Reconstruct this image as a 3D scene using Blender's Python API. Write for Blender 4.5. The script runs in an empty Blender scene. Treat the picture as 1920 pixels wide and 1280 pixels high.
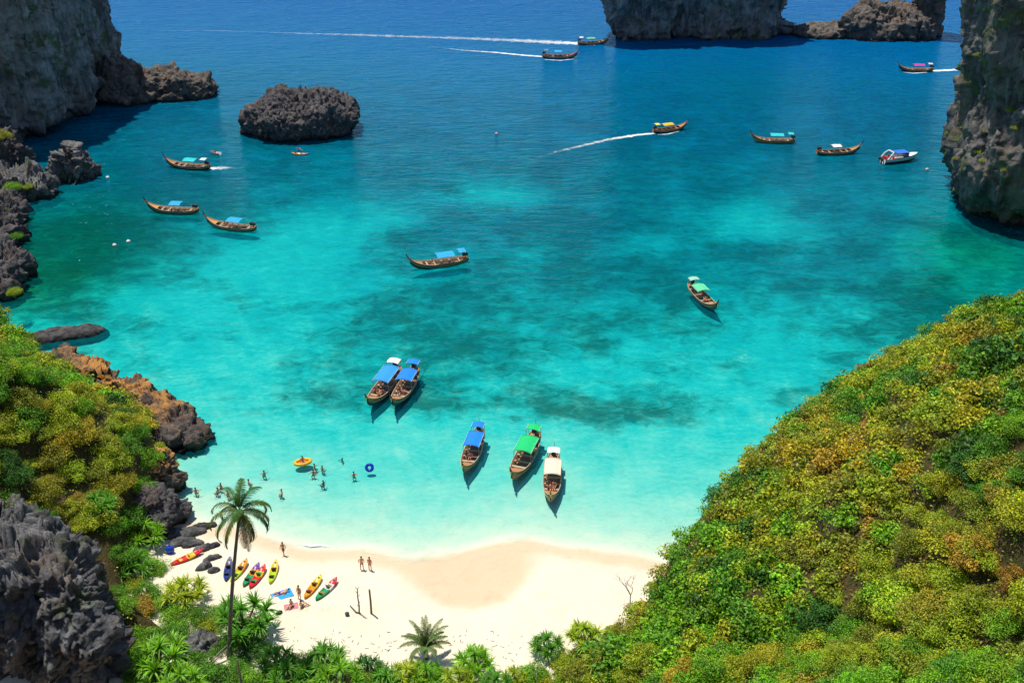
import bpy, math, random
import numpy as np
from mathutils import Vector

R = math.radians
random.seed(7)
rng = np.random.default_rng(7)
sc = bpy.context.scene
COL = sc.collection

# ------------------------------------------------------------------ camera
CAM_H, PITCH, FPX = 75.6, R(28.7), 2000.0
cam_d = bpy.data.cameras.new('camera')
cam = bpy.data.objects.new('camera', cam_d)
COL.objects.link(cam)
cam_d.sensor_width = 36.0
cam_d.lens = FPX / 1920 * 36.0
cam_d.clip_start = 0.5
cam_d.clip_end = 20000
cam.location = (0, 0, CAM_H)
cam.rotation_euler = (math.pi / 2 - PITCH, 0, 0)
sc.camera = cam

# ------------------------------------------------------------------ sky and sun
SUN_EL, SUN_AZ = R(72), R(-45)          # azimuth from +Y towards +X
w = bpy.data.worlds.new('World')
sc.world = w
w.use_nodes = True
wn = w.node_tree.nodes
sky = wn.new('ShaderNodeTexSky')
sky.sky_type = 'NISHITA'
sky.sun_disc = False
sky.sun_elevation = SUN_EL
sky.sun_rotation = SUN_AZ
sky.air_density = 1.0
sky.dust_density = 0.3
sky.ozone_density = 2.0
wn['Background'].inputs['Strength'].default_value = 0.11
w.node_tree.links.new(sky.outputs[0], wn['Background'].inputs['Color'])
sun_d = bpy.data.lights.new('sun', 'SUN')
sun_d.energy = 4.4
sun_d.angle = R(0.53)
sun_d.color = (1.0, 0.95, 0.86)
sun = bpy.data.objects.new('sun', sun_d)
COL.objects.link(sun)
sv = Vector((math.sin(SUN_AZ) * math.cos(SUN_EL), math.cos(SUN_AZ) * math.cos(SUN_EL), math.sin(SUN_EL)))
sun.rotation_euler = sv.to_track_quat('Z', 'Y').to_euler()
sun.location = (0, 0, 200)

vs = sc.view_settings
vs.view_transform = 'Standard'
vs.look = 'None'
vs.exposure = 0.12
vs.gamma = 1.0
vs.use_curve_mapping = False
cy = sc.cycles
cy.use_denoising = True
cy.max_bounces = 6
cy.diffuse_bounces = 2
cy.glossy_bounces = 2
cy.transmission_bounces = 2
cy.transparent_max_bounces = 10
cy.caustics_reflective = False
cy.caustics_refractive = False

# ------------------------------------------------------------------ helpers
cp, sp_ = math.cos(PITCH), math.sin(PITCH)
def G(u, v, z=0.0):
    """spot of the place seen at photo coordinate (u, v) when it lies at height z"""
    a, b = (u - 960) / FPX, (640 - v) / FPX
    d = (a, cp + b * sp_, -sp_ + b * cp)
    t = (CAM_H - z) / -d[2]
    return Vector((a * t, d[1] * t, z))
def project(P):
    P = np.asarray(P, float)
    x, y, z = P[..., 0], P[..., 1], P[..., 2] - CAM_H
    dep = y * cp - z * sp_
    up = y * sp_ + z * cp
    return 960 + FPX * x / dep, 640 - FPX * up / dep, dep

def tag(o, label=None, cat=None, group=None, kind=None):
    for k, v in (('label', label), ('category', cat), ('group', group), ('kind', kind)):
        if v:
            o[k] = v
    return o
def empty(name, loc=(0, 0, 0), rz=0.0, scale=1.0):
    o = bpy.data.objects.new(name, None)
    o.empty_display_size = 0.3
    o.location = loc
    o.rotation_euler = (0, 0, rz)
    o.scale = (scale,) * 3
    COL.objects.link(o)
    return o
def mesh_np(name, V, F, smooth=False, attrs=None, mats=None, fmat=None):
    """V (n,3); F array (m,k) or list of such arrays"""
    me = bpy.data.meshes.new(name)
    if isinstance(F, np.ndarray):
        F = [F]
    F = [np.asarray(f, dtype=np.int32) for f in F if len(f)]
    V = np.asarray(V, dtype=np.float32)
    idx = np.concatenate([f.ravel() for f in F])
    tot = np.concatenate([np.full(len(f), f.shape[1], dtype=np.int32) for f in F])
    st = np.concatenate([[0], np.cumsum(tot)[:-1]]).astype(np.int32)
    me.vertices.add(len(V)); me.vertices.foreach_set('co', V.ravel())
    me.loops.add(len(idx)); me.loops.foreach_set('vertex_index', idx)
    me.polygons.add(len(tot)); me.polygons.foreach_set('loop_start', st); me.polygons.foreach_set('loop_total', tot)
    if smooth:
        me.polygons.foreach_set('use_smooth', np.ones(len(tot), dtype=bool))
    if fmat is not None:
        me.polygons.foreach_set('material_index', np.asarray(fmat, dtype=np.int32))
    me.update(calc_edges=True)
    for k, a in (attrs or {}).items():
        a = np.asarray(a, dtype=np.float32)
        if a.ndim == 1:
            at = me.attributes.new(k, 'FLOAT', 'POINT'); at.data.foreach_set('value', a)
        else:
            at = me.attributes.new(k, 'FLOAT_COLOR', 'POINT'); at.data.foreach_set('color', a.ravel())
    for m in (mats or []):
        me.materials.append(m)
    return me
def obj(name, me, parent=None, loc=None, rot=None, scale=None):
    o = bpy.data.objects.new(name, me)
    COL.objects.link(o)
    if parent is not None:
        o.parent = parent
    if loc is not None: o.location = loc
    if rot is not None: o.rotation_euler = rot
    if scale is not None: o.scale = scale if hasattr(scale, '__len__') else (scale,) * 3
    return o
def grid_faces(nu, nv, wrap=False):
    """rows nv, columns nu; index = j*nu+i"""
    i = np.arange(nu if wrap else nu - 1); j = np.arange(nv - 1)
    I, J = np.meshgrid(i, j)
    I2 = (I + 1) % nu
    return np.stack([J * nu + I, J * nu + I2, (J + 1) * nu + I2, (J + 1) * nu + I], -1).reshape(-1, 4)

class MB:
    """collects simple shapes into one mesh"""
    def __init__(s): s.V = []; s.F = []; s.n = 0; s.M = []
    def add(s, V, F, m=0):
        V = np.asarray(V, float); s.V.append(V)
        for f in F:
            s.F.append([int(k) + s.n for k in f]); s.M.append(m)
        s.n += len(V); return s
    def box(s, c, d, m=0, rz=0.0, ry=0.0):
        v = np.array([[x, y, z] for x in (-.5, .5) for y in (-.5, .5) for z in (-.5, .5)]) * np.array(d)
        if ry: v = v @ np.array([[math.cos(ry), 0, -math.sin(ry)], [0, 1, 0], [math.sin(ry), 0, math.cos(ry)]])
        if rz: v = v @ np.array([[math.cos(rz), math.sin(rz), 0], [-math.sin(rz), math.cos(rz), 0], [0, 0, 1]])
        return s.add(v + np.array(c), [(0, 1, 3, 2), (4, 6, 7, 5), (0, 4, 5, 1), (2, 3, 7, 6), (0, 2, 6, 4), (1, 5, 7, 3)], m)
    def tube(s, P, r, n=8, m=0, cap=True):
        P = np.asarray(P, float); k = len(P)
        r = np.broadcast_to(np.asarray(r, float), (k,))
        T = np.gradient(P, axis=0); T /= np.linalg.norm(T, axis=1)[:, None] + 1e-9
        V = []
        ref = np.array([0, 0, 1.0]) if abs(T[0][2]) < .9 else np.array([1.0, 0, 0])
        for i in range(k):
            a = np.cross(T[i], ref); a /= np.linalg.norm(a) + 1e-9
            b = np.cross(T[i], a); ref = np.cross(a, T[i])
            th = np.arange(n) / n * 2 * np.pi
            V.append(P[i] + r[i] * (np.cos(th)[:, None] * a + np.sin(th)[:, None] * b))
        F = [tuple(f) for f in grid_faces(n, k, True)]
        if cap:
            F += [tuple(range(n)), tuple(range((k - 1) * n, k * n))[::-1]]
        return s.add(np.concatenate(V), F, m)
    def ball(s, c, r, nu=10, nv=7, m=0):
        r = np.broadcast_to(np.asarray(r, float), (3,))
        V = []
        for j in range(nv):
            ph = -np.pi / 2 + np.pi * (j + .0) / (nv - 1)
            th = np.arange(nu) / nu * 2 * np.pi
            cr = max(math.cos(ph), .02)
            V.append(np.stack([cr * np.cos(th), cr * np.sin(th), np.full(nu, math.sin(ph))], 1) * r + np.array(c))
        F = [tuple(f) for f in grid_faces(nu, nv, True)] + [tuple(range(nu))[::-1], tuple(range((nv - 1) * nu, nv * nu))]
        return s.add(np.concatenate(V), F, m)
    def mesh(s, name, mats, smooth=False):
        me = bpy.data.meshes.new(name)
        me.from_pydata(np.concatenate(s.V).tolist(), [], s.F)
        for m_ in (mats if isinstance(mats, (list, tuple)) else [mats]): me.materials.append(m_)
        me.polygons.foreach_set('material_index', np.array(s.M, dtype=np.int32))
        if smooth: me.polygons.foreach_set('use_smooth', np.ones(len(s.F), dtype=bool))
        me.update(); return me
    def build(s, name, mats, parent=None, smooth=False, **k):
        return obj(name, s.mesh(name, mats, smooth), parent, **k)

# ---- vectorised noise
_P = np.random.default_rng(3).permutation(512).astype(np.int64)
_PP = np.concatenate([_P, _P, _P])
_g = np.random.default_rng(5).normal(size=(512, 3)); _g /= np.linalg.norm(_g, axis=1)[:, None]
def pn(p):
    p = np.asarray(p, float); i = np.floor(p).astype(np.int64); f = p - i; i &= 255
    u = f * f * f * (f * (f * 6 - 15) + 10)
    out = 0
    for dx in (0, 1):
        wx = u[:, 0] if dx else 1 - u[:, 0]
        for dy in (0, 1):
            wy = u[:, 1] if dy else 1 - u[:, 1]
            for dz in (0, 1):
                wz = u[:, 2] if dz else 1 - u[:, 2]
                h = _PP[_PP[_PP[i[:, 0] + dx] + i[:, 1] + dy & 511] + i[:, 2] + dz & 511]
                g = _g[h]
                out = out + wx * wy * wz * (g[:, 0] * (f[:, 0] - dx) + g[:, 1] * (f[:, 1] - dy) + g[:, 2] * (f[:, 2] - dz))
    return out * 1.5
def fbm(p, o=4, gain=.5):
    s = 0; a = 1
    for k in range(o):
        s = s + a * pn(p * 2 ** k + 17.3 * k); a *= gain
    return s
def ridged(p, o=4, gain=.55):
    s = 0; a = 1; n = 0
    for k in range(o):
        s = s + a * (1 - 2 * np.abs(pn(p * 2.1 ** k + 31.7 * k))); n += a; a *= gain
    return s / n
_cr = np.random.default_rng(9).random((512, 3)); _cd = np.random.default_rng(10).normal(size=(512, 3))
def shards(p):
    """flat-faced angular blocks"""
    i0 = np.floor(p).astype(np.int64); f = p - i0
    best = np.full(len(p), 9.0); val = np.zeros(len(p))
    for dx in (-1, 0, 1):
        for dy in (-1, 0, 1):
            for dz in (-1, 0, 1):
                c = np.array([dx, dy, dz]); q = (i0 + c) & 255
                h = _PP[_PP[_PP[q[:, 0]] + q[:, 1] & 511] + q[:, 2] & 511]
                v = c + _cr[h] - f; d = (v * v).sum(1); m = d < best
                best[m] = d[m]; val[m] = (_cr[h, 0] - .5 + .45 * (v * _cd[h]).sum(1))[m]
    return val
def fb2(x, y, sx, sy=None, o=4, seed=0.0):
    x = np.asarray(x, float); sh = x.shape
    p = np.stack([x.ravel() / sx, np.asarray(y, float).ravel() / (sy or sx), np.full(x.size, seed)], 1)
    return fbm(p, o).reshape(sh)
def sstep(a, b, x):
    t = np.clip((x - a) / (b - a), 0, 1); return t * t * (3 - 2 * t)

# ------------------------------------------------------------------ materials
def new_mat(name):
    m = bpy.data.materials.new(name); m.use_nodes = True
    nt = m.node_tree
    for n in list(nt.nodes):
        nt.nodes.remove(n)
    return m, nt
class NT:
    def __init__(s, nt): s.t = nt
    def n(s, typ, props=None, **inp):
        nd = s.t.nodes.new('ShaderNode' + typ)
        for k, v in (props or {}).items(): setattr(nd, k, v)
        for k, v in inp.items():
            k2 = k.replace('_', ' ')
            sock = nd.inputs[int(k[1:])] if k[0] == 'i' and k[1:].isdigit() else nd.inputs[k2]
            if isinstance(v, bpy.types.NodeSocket): s.t.links.new(v, sock)
            else: sock.default_value = v
        return nd
    def math(s, op, a, b=0.0, c=None, clamp=False):
        nd = s.t.nodes.new('ShaderNodeMath'); nd.operation = op; nd.use_clamp = clamp
        for k, v in enumerate((a, b) if c is None else (a, b, c)):
            if isinstance(v, bpy.types.NodeSocket): s.t.links.new(v, nd.inputs[k])
            else: nd.inputs[k].default_value = v
        return nd.outputs[0]
    def mix(s, f, a, b, mode='MIX'):
        nd = s.t.nodes.new('ShaderNodeMix'); nd.data_type = 'RGBA'; nd.blend_type = mode
        for k, v in ((0, f), (6, a), (7, b)):
            if isinstance(v, bpy.types.NodeSocket): s.t.links.new(v, nd.inputs[k])
            elif k: nd.inputs[k].default_value = (*v, 1) if len(v) == 3 else v
            else: nd.inputs[k].default_value = v
        return nd.outputs[2]
    def ramp(s, f, stops, interp='LINEAR'):
        nd = s.t.nodes.new('ShaderNodeValToRGB'); cr = nd.color_ramp; cr.interpolation = interp
        while len(cr.elements) < len(stops): cr.elements.new(.5)
        for e, (p, c) in zip(cr.elements, stops):
            e.position = p; e.color = (*c, 1) if hasattr(c, '__len__') else (c, c, c, 1)
        s.t.links.new(f, nd.inputs[0]); return nd.outputs[0]
    def coords(s, scale=(1, 1, 1), obj_=False):
        if obj_: c = s.n('TexCoord').outputs['Object']
        else: c = s.n('NewGeometry').outputs['Position']
        return s.n('Mapping', Vector=c, Scale=scale).outputs[0]
    def noise(s, vec, scale, detail=4, rough=.5, dist=0.0):
        return s.n('TexNoise', Vector=vec, Scale=scale, Detail=detail, Roughness=rough, Distortion=dist).outputs['Fac']
    def attr(s, name):
        return s.n('Attribute', {'attribute_name': name})
    def out(s, sh): s.t.links.new(sh, s.n('OutputMaterial').inputs[0])

def paint(name, col, rough=.5, var=.15, scale=6.0, spec=.4, bump=0.0, metal=0.0):
    m, nt = new_mat(name); N = NT(nt)
    v = N.coords((1, 1, 1), True)
    f = N.noise(v, scale, 5, .6)
    c = N.mix(f, tuple(x * (1 - var) for x in col), tuple(min(1, x * (1 + var)) for x in col))
    b = N.n('BsdfPrincipled', Base_Color=c, Roughness=rough, Metallic=metal)
    b.inputs['Specular IOR Level'].default_value = spec
    if bump:
        bp = N.n('Bump', Height=f, Strength=bump, Distance=.05)
        nt.links.new(bp.outputs[0], b.inputs['Normal'])
    N.out(b.outputs[0]); return m

def rock_mat(name, dark, light, stain, stain_amt=.5, streak=.6, sc_=1.0, green=0.0, top=None, bump=.8):
    m, nt = new_mat(name); N = NT(nt)
    pos = N.coords()
    n1 = N.noise(pos, .35 * sc_, 8, .65, .4)
    n2 = N.noise(N.coords((1, 1, .16)), .55 * sc_, 6, .65, .3)
    n3 = N.noise(pos, .12 * sc_, 5, .6)
    n4 = N.noise(pos, 2.4 * sc_, 6, .7)
    c = N.mix(N.ramp(n1, [(.35, 0.0), (.68, 1.0)]), dark, light)
    c = N.mix(N.math('MULTIPLY', N.ramp(n2, [(.48, 0.0), (.62, 1.0)]), streak), c, tuple(x * .35 for x in dark))
    c = N.mix(N.math('MULTIPLY', N.ramp(n3, [(.52, 0.0), (.66, 1.0)]), stain_amt), c, stain)
    c = N.mix(N.math('MULTIPLY', N.ramp(n4, [(.3, 0.0), (.75, 1.0)]), .55), c, N.mix(.5, c, light), 'MIX')
    n5 = N.noise(N.coords((1, 1, .07)), 1.1 * sc_, 5, .6, .2)
    c = N.mix(N.math('MULTIPLY', N.ramp(n5, [(.55, 0.0), (.68, 1.0)]), streak * .55), c, tuple(min(.6, x * 1.35) for x in light))
    # pale tide-washed and dark wet band at the waterline
    geo = N.n('NewGeometry')
    z = N.n('SeparateXYZ', Vector=geo.outputs['Position']).outputs[2]
    nz = N.n('SeparateXYZ', Vector=geo.outputs['Normal']).outputs[2]
    wet = N.ramp(N.math('MULTIPLY', N.math('ADD', z, N.math('MULTIPLY', n1, .8)), .5), [(.35, 1.0), (.75, 0.0)])
    c = N.mix(N.math('MULTIPLY', wet, .75), c, (.018, .017, .016))
    if green:
        gm = N.math('MULTIPLY', N.ramp(N.noise(pos, .22, 6, .7), [(.56, 0.0), (.62, 1.0)]), green)
        c = N.mix(gm, c, (.07, .11, .02))
    if top:
        tm = N.math('MULTIPLY', N.ramp(nz, [(.45, 0.0), (.8, 1.0)]), N.ramp(N.noise(pos, .5, 5, .6), [(.38, 0.0), (.52, 1.0)]))
        tm = N.math('MULTIPLY', tm, N.ramp(N.math('MULTIPLY', z, .1), [(.2, 0.0), (.34, 1.0)]))
        c = N.mix(tm, c, top)
    h = N.math('ADD', N.math('MULTIPLY', n1, 1.2), N.math('ADD', N.math('MULTIPLY', n4, .5), n2))
    bp = N.n('Bump', Height=h, Strength=bump, Distance=.6)
    b = N.n('BsdfPrincipled', Base_Color=c, Roughness=.9, Normal=bp.outputs[0])
    b.inputs['Specular IOR Level'].default_value = .2
    N.out(b.outputs[0]); return m

def leaf_mat(name, gloss=.35, trans=.3, tint=(1, 1, 1)):
    m, nt = new_mat(name); N = NT(nt)
    oc = N.n('ObjectInfo').outputs['Color']
    c = N.mix(1.0, oc, N.attr('lc').outputs['Color'], 'MULTIPLY')
    if tint != (1, 1, 1): c = N.mix(1.0, c, tint, 'MULTIPLY')
    b = N.n('BsdfPrincipled', Base_Color=c, Roughness=.5)
    b.inputs['Specular IOR Level'].default_value = gloss
    t = N.n('BsdfTranslucent', Color=N.mix(1.0, c, (1.15, 1.1, .6), 'MULTIPLY'))
    mx = N.n('MixShader', i0=trans, i1=b.outputs[0], i2=t.outputs[0])
    N.out(mx.outputs[0]); return m

M = {}
M['leaf'] = leaf_mat('leaf_foliage')
M['bark'] = paint('bark', (.16, .12, .085), .9, .4, 9, .15, .6)
M['palm_bark'] = paint('palm_bark', (.19, .165, .135), .9, .35, 5, .15, .5)
M['dead_wood'] = paint('dead_wood', (.30, .25, .20), .9, .3, 6, .15, .5)
M['cliff'] = rock_mat('cliff_limestone', (.07, .072, .075), (.36, .36, .355), (.28, .19, .12), .4, .8, .8, .75)
M['cliff_dark'] = rock_mat('cliff_dark_limestone', (.05, .05, .05), (.22, .21, .195), (.30, .20, .11), .45, .8, .9, .8)
M['karst'] = rock_mat('karst_rock', (.038, .037, .040), (.19, .175, .175), (.2, .12, .085), .5, .35, 2.2)
M['karst_near'] = rock_mat('karst_grey_rock', (.028, .029, .033), (.27, .262, .258), (.24, .16, .10), .45, .6, 1.3, .45)
M['reef_rock'] = rock_mat('brown_reef_rock', (.042, .039, .037), (.24, .205, .175), (.28, .15, .085), .45, .35, 1.7)
M['ledge'] = rock_mat('ochre_topped_rock', (.035, .033, .034), (.16, .14, .125), (.30, .15, .07), .25, .3, 1.8, 0.0, (.60, .29, .08))

# ------------------------------------------------------------------ shape of the place
SHX = np.array([-200, -60, -44, -34, -22.9, -16, -11.6, -6, -2, 1.8, 8, 15.8, 30, 300])
SHY = np.array([109, 101, 98, 94.4, 91.2, 89.9, 88.7, 89.4, 91.2, 91.9, 90.4, 88.4, 88, 88])
DT = np.array([-60, 0, 3, 8, 14, 22, 30, 42, 60, 90, 130, 190, 260, 400, 8000])
DD = np.array([0, 0, .42, .9, 1.3, 1.75, 2.1, 2.5, 3.0, 4.0, 5.6, 9.5, 17, 30, 60])
BLOBS = [  # (u, v, ru, rv, amount) : >0 pale sand, <0 dark reef and sea grass, in photo coordinates
    (600, 430, 150, 60, .8), (520, 540, 200, 60, .5), (910, 355, 90, 26, .95), (1430, 405, 120, 38, .95), (480, 480, 90, 40, .4), (1000, 470, 60, 20, .35), (1230, 450, 70, 20, .35), (1340, 620, 260, 70, .30),
    (1730, 380, 70, 30, .3), (1760, 470, 70, 40, .5), (700, 400, 60, 30, .3), (300, 560, 120, 60, .35), (480, 690, 160, 60, .35),
    (1150, 850, 400, 45, .8), (640, 830, 300, 50, .8), (1230, 690, 200, 40, .35), (1400, 760, 120, 60, .5), (420, 640, 160, 60, .35), (1560, 590, 120, 40, .25),
    (950, 745, 290, 34, -.36), (640, 740, 130, 28, -.28), (1130, 765, 140, 24, -.3), (900, 640, 260, 30, -.2), (150, 450, 130, 70, -.45), (1050, 420, 200, 45, -.25), (1560, 480, 130, 40, -.22),
    (1180, 520, 170, 45, -.22), (800, 560, 170, 40, -.1), (1600, 400, 100, 30, -.3), (430, 735, 30, 10, -.4), (1740, 560, 140, 40, -.25), (300, 340, 160, 50, -.3), (820, 430, 120, 30, -.2)]
BW = []
for (u, v, ru, rv, a) in BLOBS:
    c = G(u, v); e = G(u + ru, v); f = G(u, v - rv); g = G(u, v + rv)
    BW.append((c.x, c.y, abs(e.x - c.x), (f.y - g.y) / 2, a))
def bed(x, y):
    """height of sand and sea bed, and how much of it is covered with dark reef"""
    x = np.asarray(x, float); y = np.asarray(y, float)
    ys = np.interp(x, SHX, SHY)
    t = y - ys + fb2(x, y, 9, o=3, seed=2.) * .9
    dep = np.interp(t, DT, DD)
    land = np.clip(-t, 0, None)
    zl = 1.75 * (1 - np.exp(-land * .085)) + .05 * fb2(x, y, 2.5, o=3, seed=5.) * sstep(2, 9, land)
    # shallow washed-out swale with wet sand
    ex = (x + 4.2 + fb2(x, y, 5, seed=8.) * .8) / 8.2; ey = (y - 86.6) / 7.8
    sw = 1 - sstep(.5, 1.12, np.sqrt(ex * ex + ey * ey))
    zl = zl * (1 - sw * .93)
    pat = fb2(x, y, 15, 10, 5, 11.) * .85 + fb2(x, y, 5, 3.2, 4, 4.) * .55
    px = x + 5 * fb2(x, y, 14, o=2, seed=20.); py = y + 5 * fb2(x, y, 14, o=2, seed=23.)
    bias = np.interp(t, [0, 12, 22, 30, 60, 110, 400], [-1.5, -1.2, -.45, .17, .34, .34, .3])
    bl = np.zeros_like(x)
    for (cx, cyy, rx, ry, a) in BW:
        bl += a * np.exp(-(((px - cx) / rx) ** 2 + ((py - cyy) / ry) ** 2))
    cov = sstep(-.3, .75, pat * .55 + bias - bl)
    z = np.where(t > 0, -dep + cov * np.clip(dep - .8, 0, 1.2) * .35 + np.clip(bl, -.35, .75) * np.clip(dep - 1.6, 0, 5) * .72, zl)
    wet = np.clip(1 - sstep(.05, .36, z + .05 * fb2(x, y, 3, seed=1.)), 0, 1)
    return z, cov, wet, t
def shoal(z): return np.where(z < 0, -1.7 * (1 - np.exp(np.minimum(z, 0) / 2.4)), z)   # sea bed where it appears, lifted by refraction
def axis(lo, hi, step, far, n=26):
    a = np.arange(lo, hi + step / 2, step)
    e = np.geomspace(step * 1.5, far, n)
    return np.concatenate([(lo - e)[::-1], a, hi + e])

gx, gy = axis(-140, 150, 1.0, 5200), axis(62, 130, .6, 60, 12)
gy = np.concatenate([gy[gy < 131], np.arange(131.5, 420, 1.5), 420 + np.geomspace(3, 5200, 26)])
X, Y = np.meshgrid(gx, gy)
Zb, COVR, WET, TT = bed(X, Y)
DEPTH = np.clip(-Zb, 0, 60)
Zb = shoal(Zb)
ALG = np.zeros_like(X)
for (u, v, ru, rv, a) in ((140, 440, 170, 90, 1.0), (60, 520, 120, 60, .7), (1850, 470, 130, 60, 1.0), (1760, 540, 120, 40, .5), (1380, 150, 170, 60, .35)):
    c = G(u, v); e = G(u + ru, v); f = G(u, v - rv); g = G(u, v + rv)
    ALG += a * np.exp(-(((X - c.x) / abs(e.x - c.x)) ** 2 + ((Y - c.y) / ((f.y - g.y) / 2)) ** 2))
ALG = np.clip(ALG, 0, 1)

def ground_mat():
    m, nt = new_mat('sand_and_sea_bed'); N = NT(nt)
    pos = N.coords()
    n1 = N.noise(pos, 1.3, 6, .6); n2 = N.noise(pos, .25, 4, .5); n3 = N.noise(pos, 14, 3, .6)
    dry = N.mix(n1, (.73, .63, .47), (.82, .73, .57))
    dry = N.mix(N.math('MULTIPLY', N.ramp(n2, [(.45, 0.0), (.7, 1.0)]), .35), dry, (.80, .62, .42))
    dry = N.mix(N.math('MULTIPLY', N.ramp(n3, [(.68, 0.0), (.78, 1.0)]), .2), dry, (.45, .34, .22))
    wet = N.mix(n2, (.66, .495, .315), (.72, .55, .37))
    c = N.mix(N.attr('wet').outputs['Fac'], dry, wet)
    sub = N.mix(n1, (.80, .74, .58), (.86, .80, .66))
    c = N.mix(N.attr('sub').outputs['Fac'], c, sub)
    reef = N.mix(N.noise(pos, .9, 6, .7), (.02, .055, .038), (.19, .23, .13))
    cv = N.attr('cover').outputs['Fac']
    nn = N.math('ADD', N.math('MULTIPLY', N.noise(N.coords((.75, 1, 1)), .42, 9, .75, .8), 3.2), -1.6)
    cv = N.math('MULTIPLY', N.ramp(N.math('ADD', cv, N.math('MULTIPLY', nn, N.ramp(cv, [(0, .3), (.2, 1.0), (.8, 1.0), (1, .9)]))), [(.0, 0.0), (1.0, 1.0)]), .88)
    c = N.mix(cv, c, reef)
    vo = N.n('TexVoronoi', Vector=N.n('Mapping', Vector=N.coords(), Scale=(1.5, 2.0, 1)).outputs[0], Scale=1.0).outputs['Distance']
    loose = N.math('MULTIPLY', N.math('SUBTRACT', 1.0, N.attr('wet').outputs['Fac']), N.ramp(n2, [(.4, 0.0), (.6, 1.0)]))
    foot = N.math('MULTIPLY', N.math('MULTIPLY', N.ramp(vo, [(.05, 0.0), (.35, 1.0)]), .45), loose)
    bp = N.n('Bump', Height=N.math('ADD', N.math('ADD', n1, N.math('MULTIPLY', n3, .35)), foot), Strength=.6, Distance=.15)
    b = N.n('BsdfPrincipled', Base_Color=c, Roughness=.95, Normal=bp.outputs[0])
    b.inputs['Specular IOR Level'].default_value = .15
    N.out(b.outputs[0]); return m
beach = obj('beach', mesh_np('beach', np.stack([X, Y, Zb], -1).reshape(-1, 3), grid_faces(len(gx), len(gy)), True,
        {'cover': COVR.ravel(), 'wet': WET.ravel(), 'sub': sstep(-.02, .2, DEPTH - (Zb > 0) * .1).ravel()}, [ground_mat()]))
tag(beach, 'pale sand beach running down into the sea bed of the bay', kind='structure')

def water_mat():
    m, nt = new_mat('sea_water'); N = NT(nt)
    d = N.attr('depth').outputs['Fac']                      # metres of water below the surface
    wv = N.noise(N.coords((.75, 1.3, 1)), 1.5, 4, .6, .9)
    wl = N.noise(N.coords((.5, .9, 1)), .45, 4, .6, .6)
    thick = N.math('ADD', 1.0, N.math('ADD', N.math('MULTIPLY', N.math('SUBTRACT', wv, .5), .9), N.math('MULTIPLY', N.math('SUBTRACT', wl, .5), 1.2)))
    k = N.math('MULTIPLY', N.math('MULTIPLY', d, thick), 1 / 30.0, clamp=True)   # noise on the depth paints a ripple light network into the water colour
    tint = N.ramp(k, [(0, (1, 1, 1)), (.012, (.80, .955, .93)), (.04, (.45, .90, .905)), (.075, (.085, .80, .85)), (.13, (.006, .63, .74)), (.25, (.001, .37, .55)), (.5, (.0, .15, .28))])
    scat = N.ramp(k, [(0, (.01, .38, .41)), (.12, (.0, .31, .385)), (.22, (.0, .205, .35)), (.4, (.0, .15, .36)), (.7, (.0, .11, .36)), (1, (.0, .115, .37))])
    cv = N.attr('cover').outputs['Fac']
    nn = N.math('ADD', N.math('MULTIPLY', N.noise(N.coords((.75, 1, 1)), .42, 9, .75, .8), 3.2), -1.6)
    cv = N.ramp(N.math('ADD', cv, N.math('MULTIPLY', nn, N.ramp(cv, [(0, .3), (.2, 1.0)]))), [(0, 0.0), (1, 1.0)])
    scat = N.mix(N.math('MULTIPLY', cv, N.ramp(N.math('MULTIPLY', d, .1), [(.15, .85), (.7, .6), (1.0, .1)])), scat, N.mix(1.0, scat, (.3, .42, .5), 'MULTIPLY'))
    alg = N.math('MULTIPLY', N.attr('algae').outputs['Fac'], .75)
    scat = N.mix(alg, scat, N.mix(1.0, scat, (1, .75, .38), 'MULTIPLY'))
    tint = N.mix(alg, tint, N.mix(1.0, tint, (1, .82, .5), 'MULTIPLY'))
    opac = N.ramp(k, [(0, 0.0), (.02, .06), (.06, .12), (.09, .24), (.14, .46), (.25, .78), (.4, .97), (.6, 1.0)])
    pos = N.coords((.34, .85, 1))
    w1 = N.noise(pos, .55, 3, .55, .6)
    w2 = N.noise(N.coords((.6, 1.2, 1)), 1.5, 3, .55, .4)
    w3 = N.noise(N.coords((.12, .2, 1)), .5, 2, .5)
    h = N.math('ADD', N.math('MULTIPLY', w1, 1.0), N.math('ADD', N.math('MULTIPLY', w2, .38), N.math('MULTIPLY', w3, .9)))
    calm = N.ramp(N.math('MULTIPLY', d, .1), [(0, .10), (.15, .22), (.4, .6), (.9, 1.0)])
    bp = N.n('Bump', Height=h, Strength=calm, Distance=.8)
    bd = N.n('Bump', Height=h, Strength=calm, Distance=2.1)
    tr = N.n('BsdfTransparent', Color=tint)
    df = N.n('BsdfDiffuse', Color=scat, Normal=bd.outputs[0])
    body = N.n('MixShader', i0=opac, i1=tr.outputs[0], i2=df.outputs[0])
    gl = N.n('BsdfGlossy', Color=(.36, .66, 1, 1), Roughness=.13, Normal=bp.outputs[0])
    fr = N.n('Fresnel', IOR=1.2, Normal=bp.outputs[0])
    mx = N.n('MixShader', i0=N.math('MULTIPLY', fr.outputs[0], .75), i1=body.outputs[0], i2=gl.outputs[0])
    N.out(mx.outputs[0]); return m
ix = np.unique(np.r_[0:len(gx):2, len(gx) - 1]); iy = np.unique(np.r_[0:len(gy):2, len(gy) - 1]); sub_ = lambda A: A[np.ix_(iy, ix)]
sea = obj('sea', mesh_np('sea', np.stack([sub_(X), sub_(Y), np.zeros((len(iy), len(ix)))], -1).reshape(-1, 3), grid_faces(len(ix), len(iy)), True,
        {'depth': sub_(DEPTH).ravel(), 'cover': sub_(COVR).ravel(), 'algae': sub_(ALG).ravel()}, [water_mat()]))
tag(sea, 'clear turquoise bay turning deep blue farther out', kind='structure')

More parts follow.
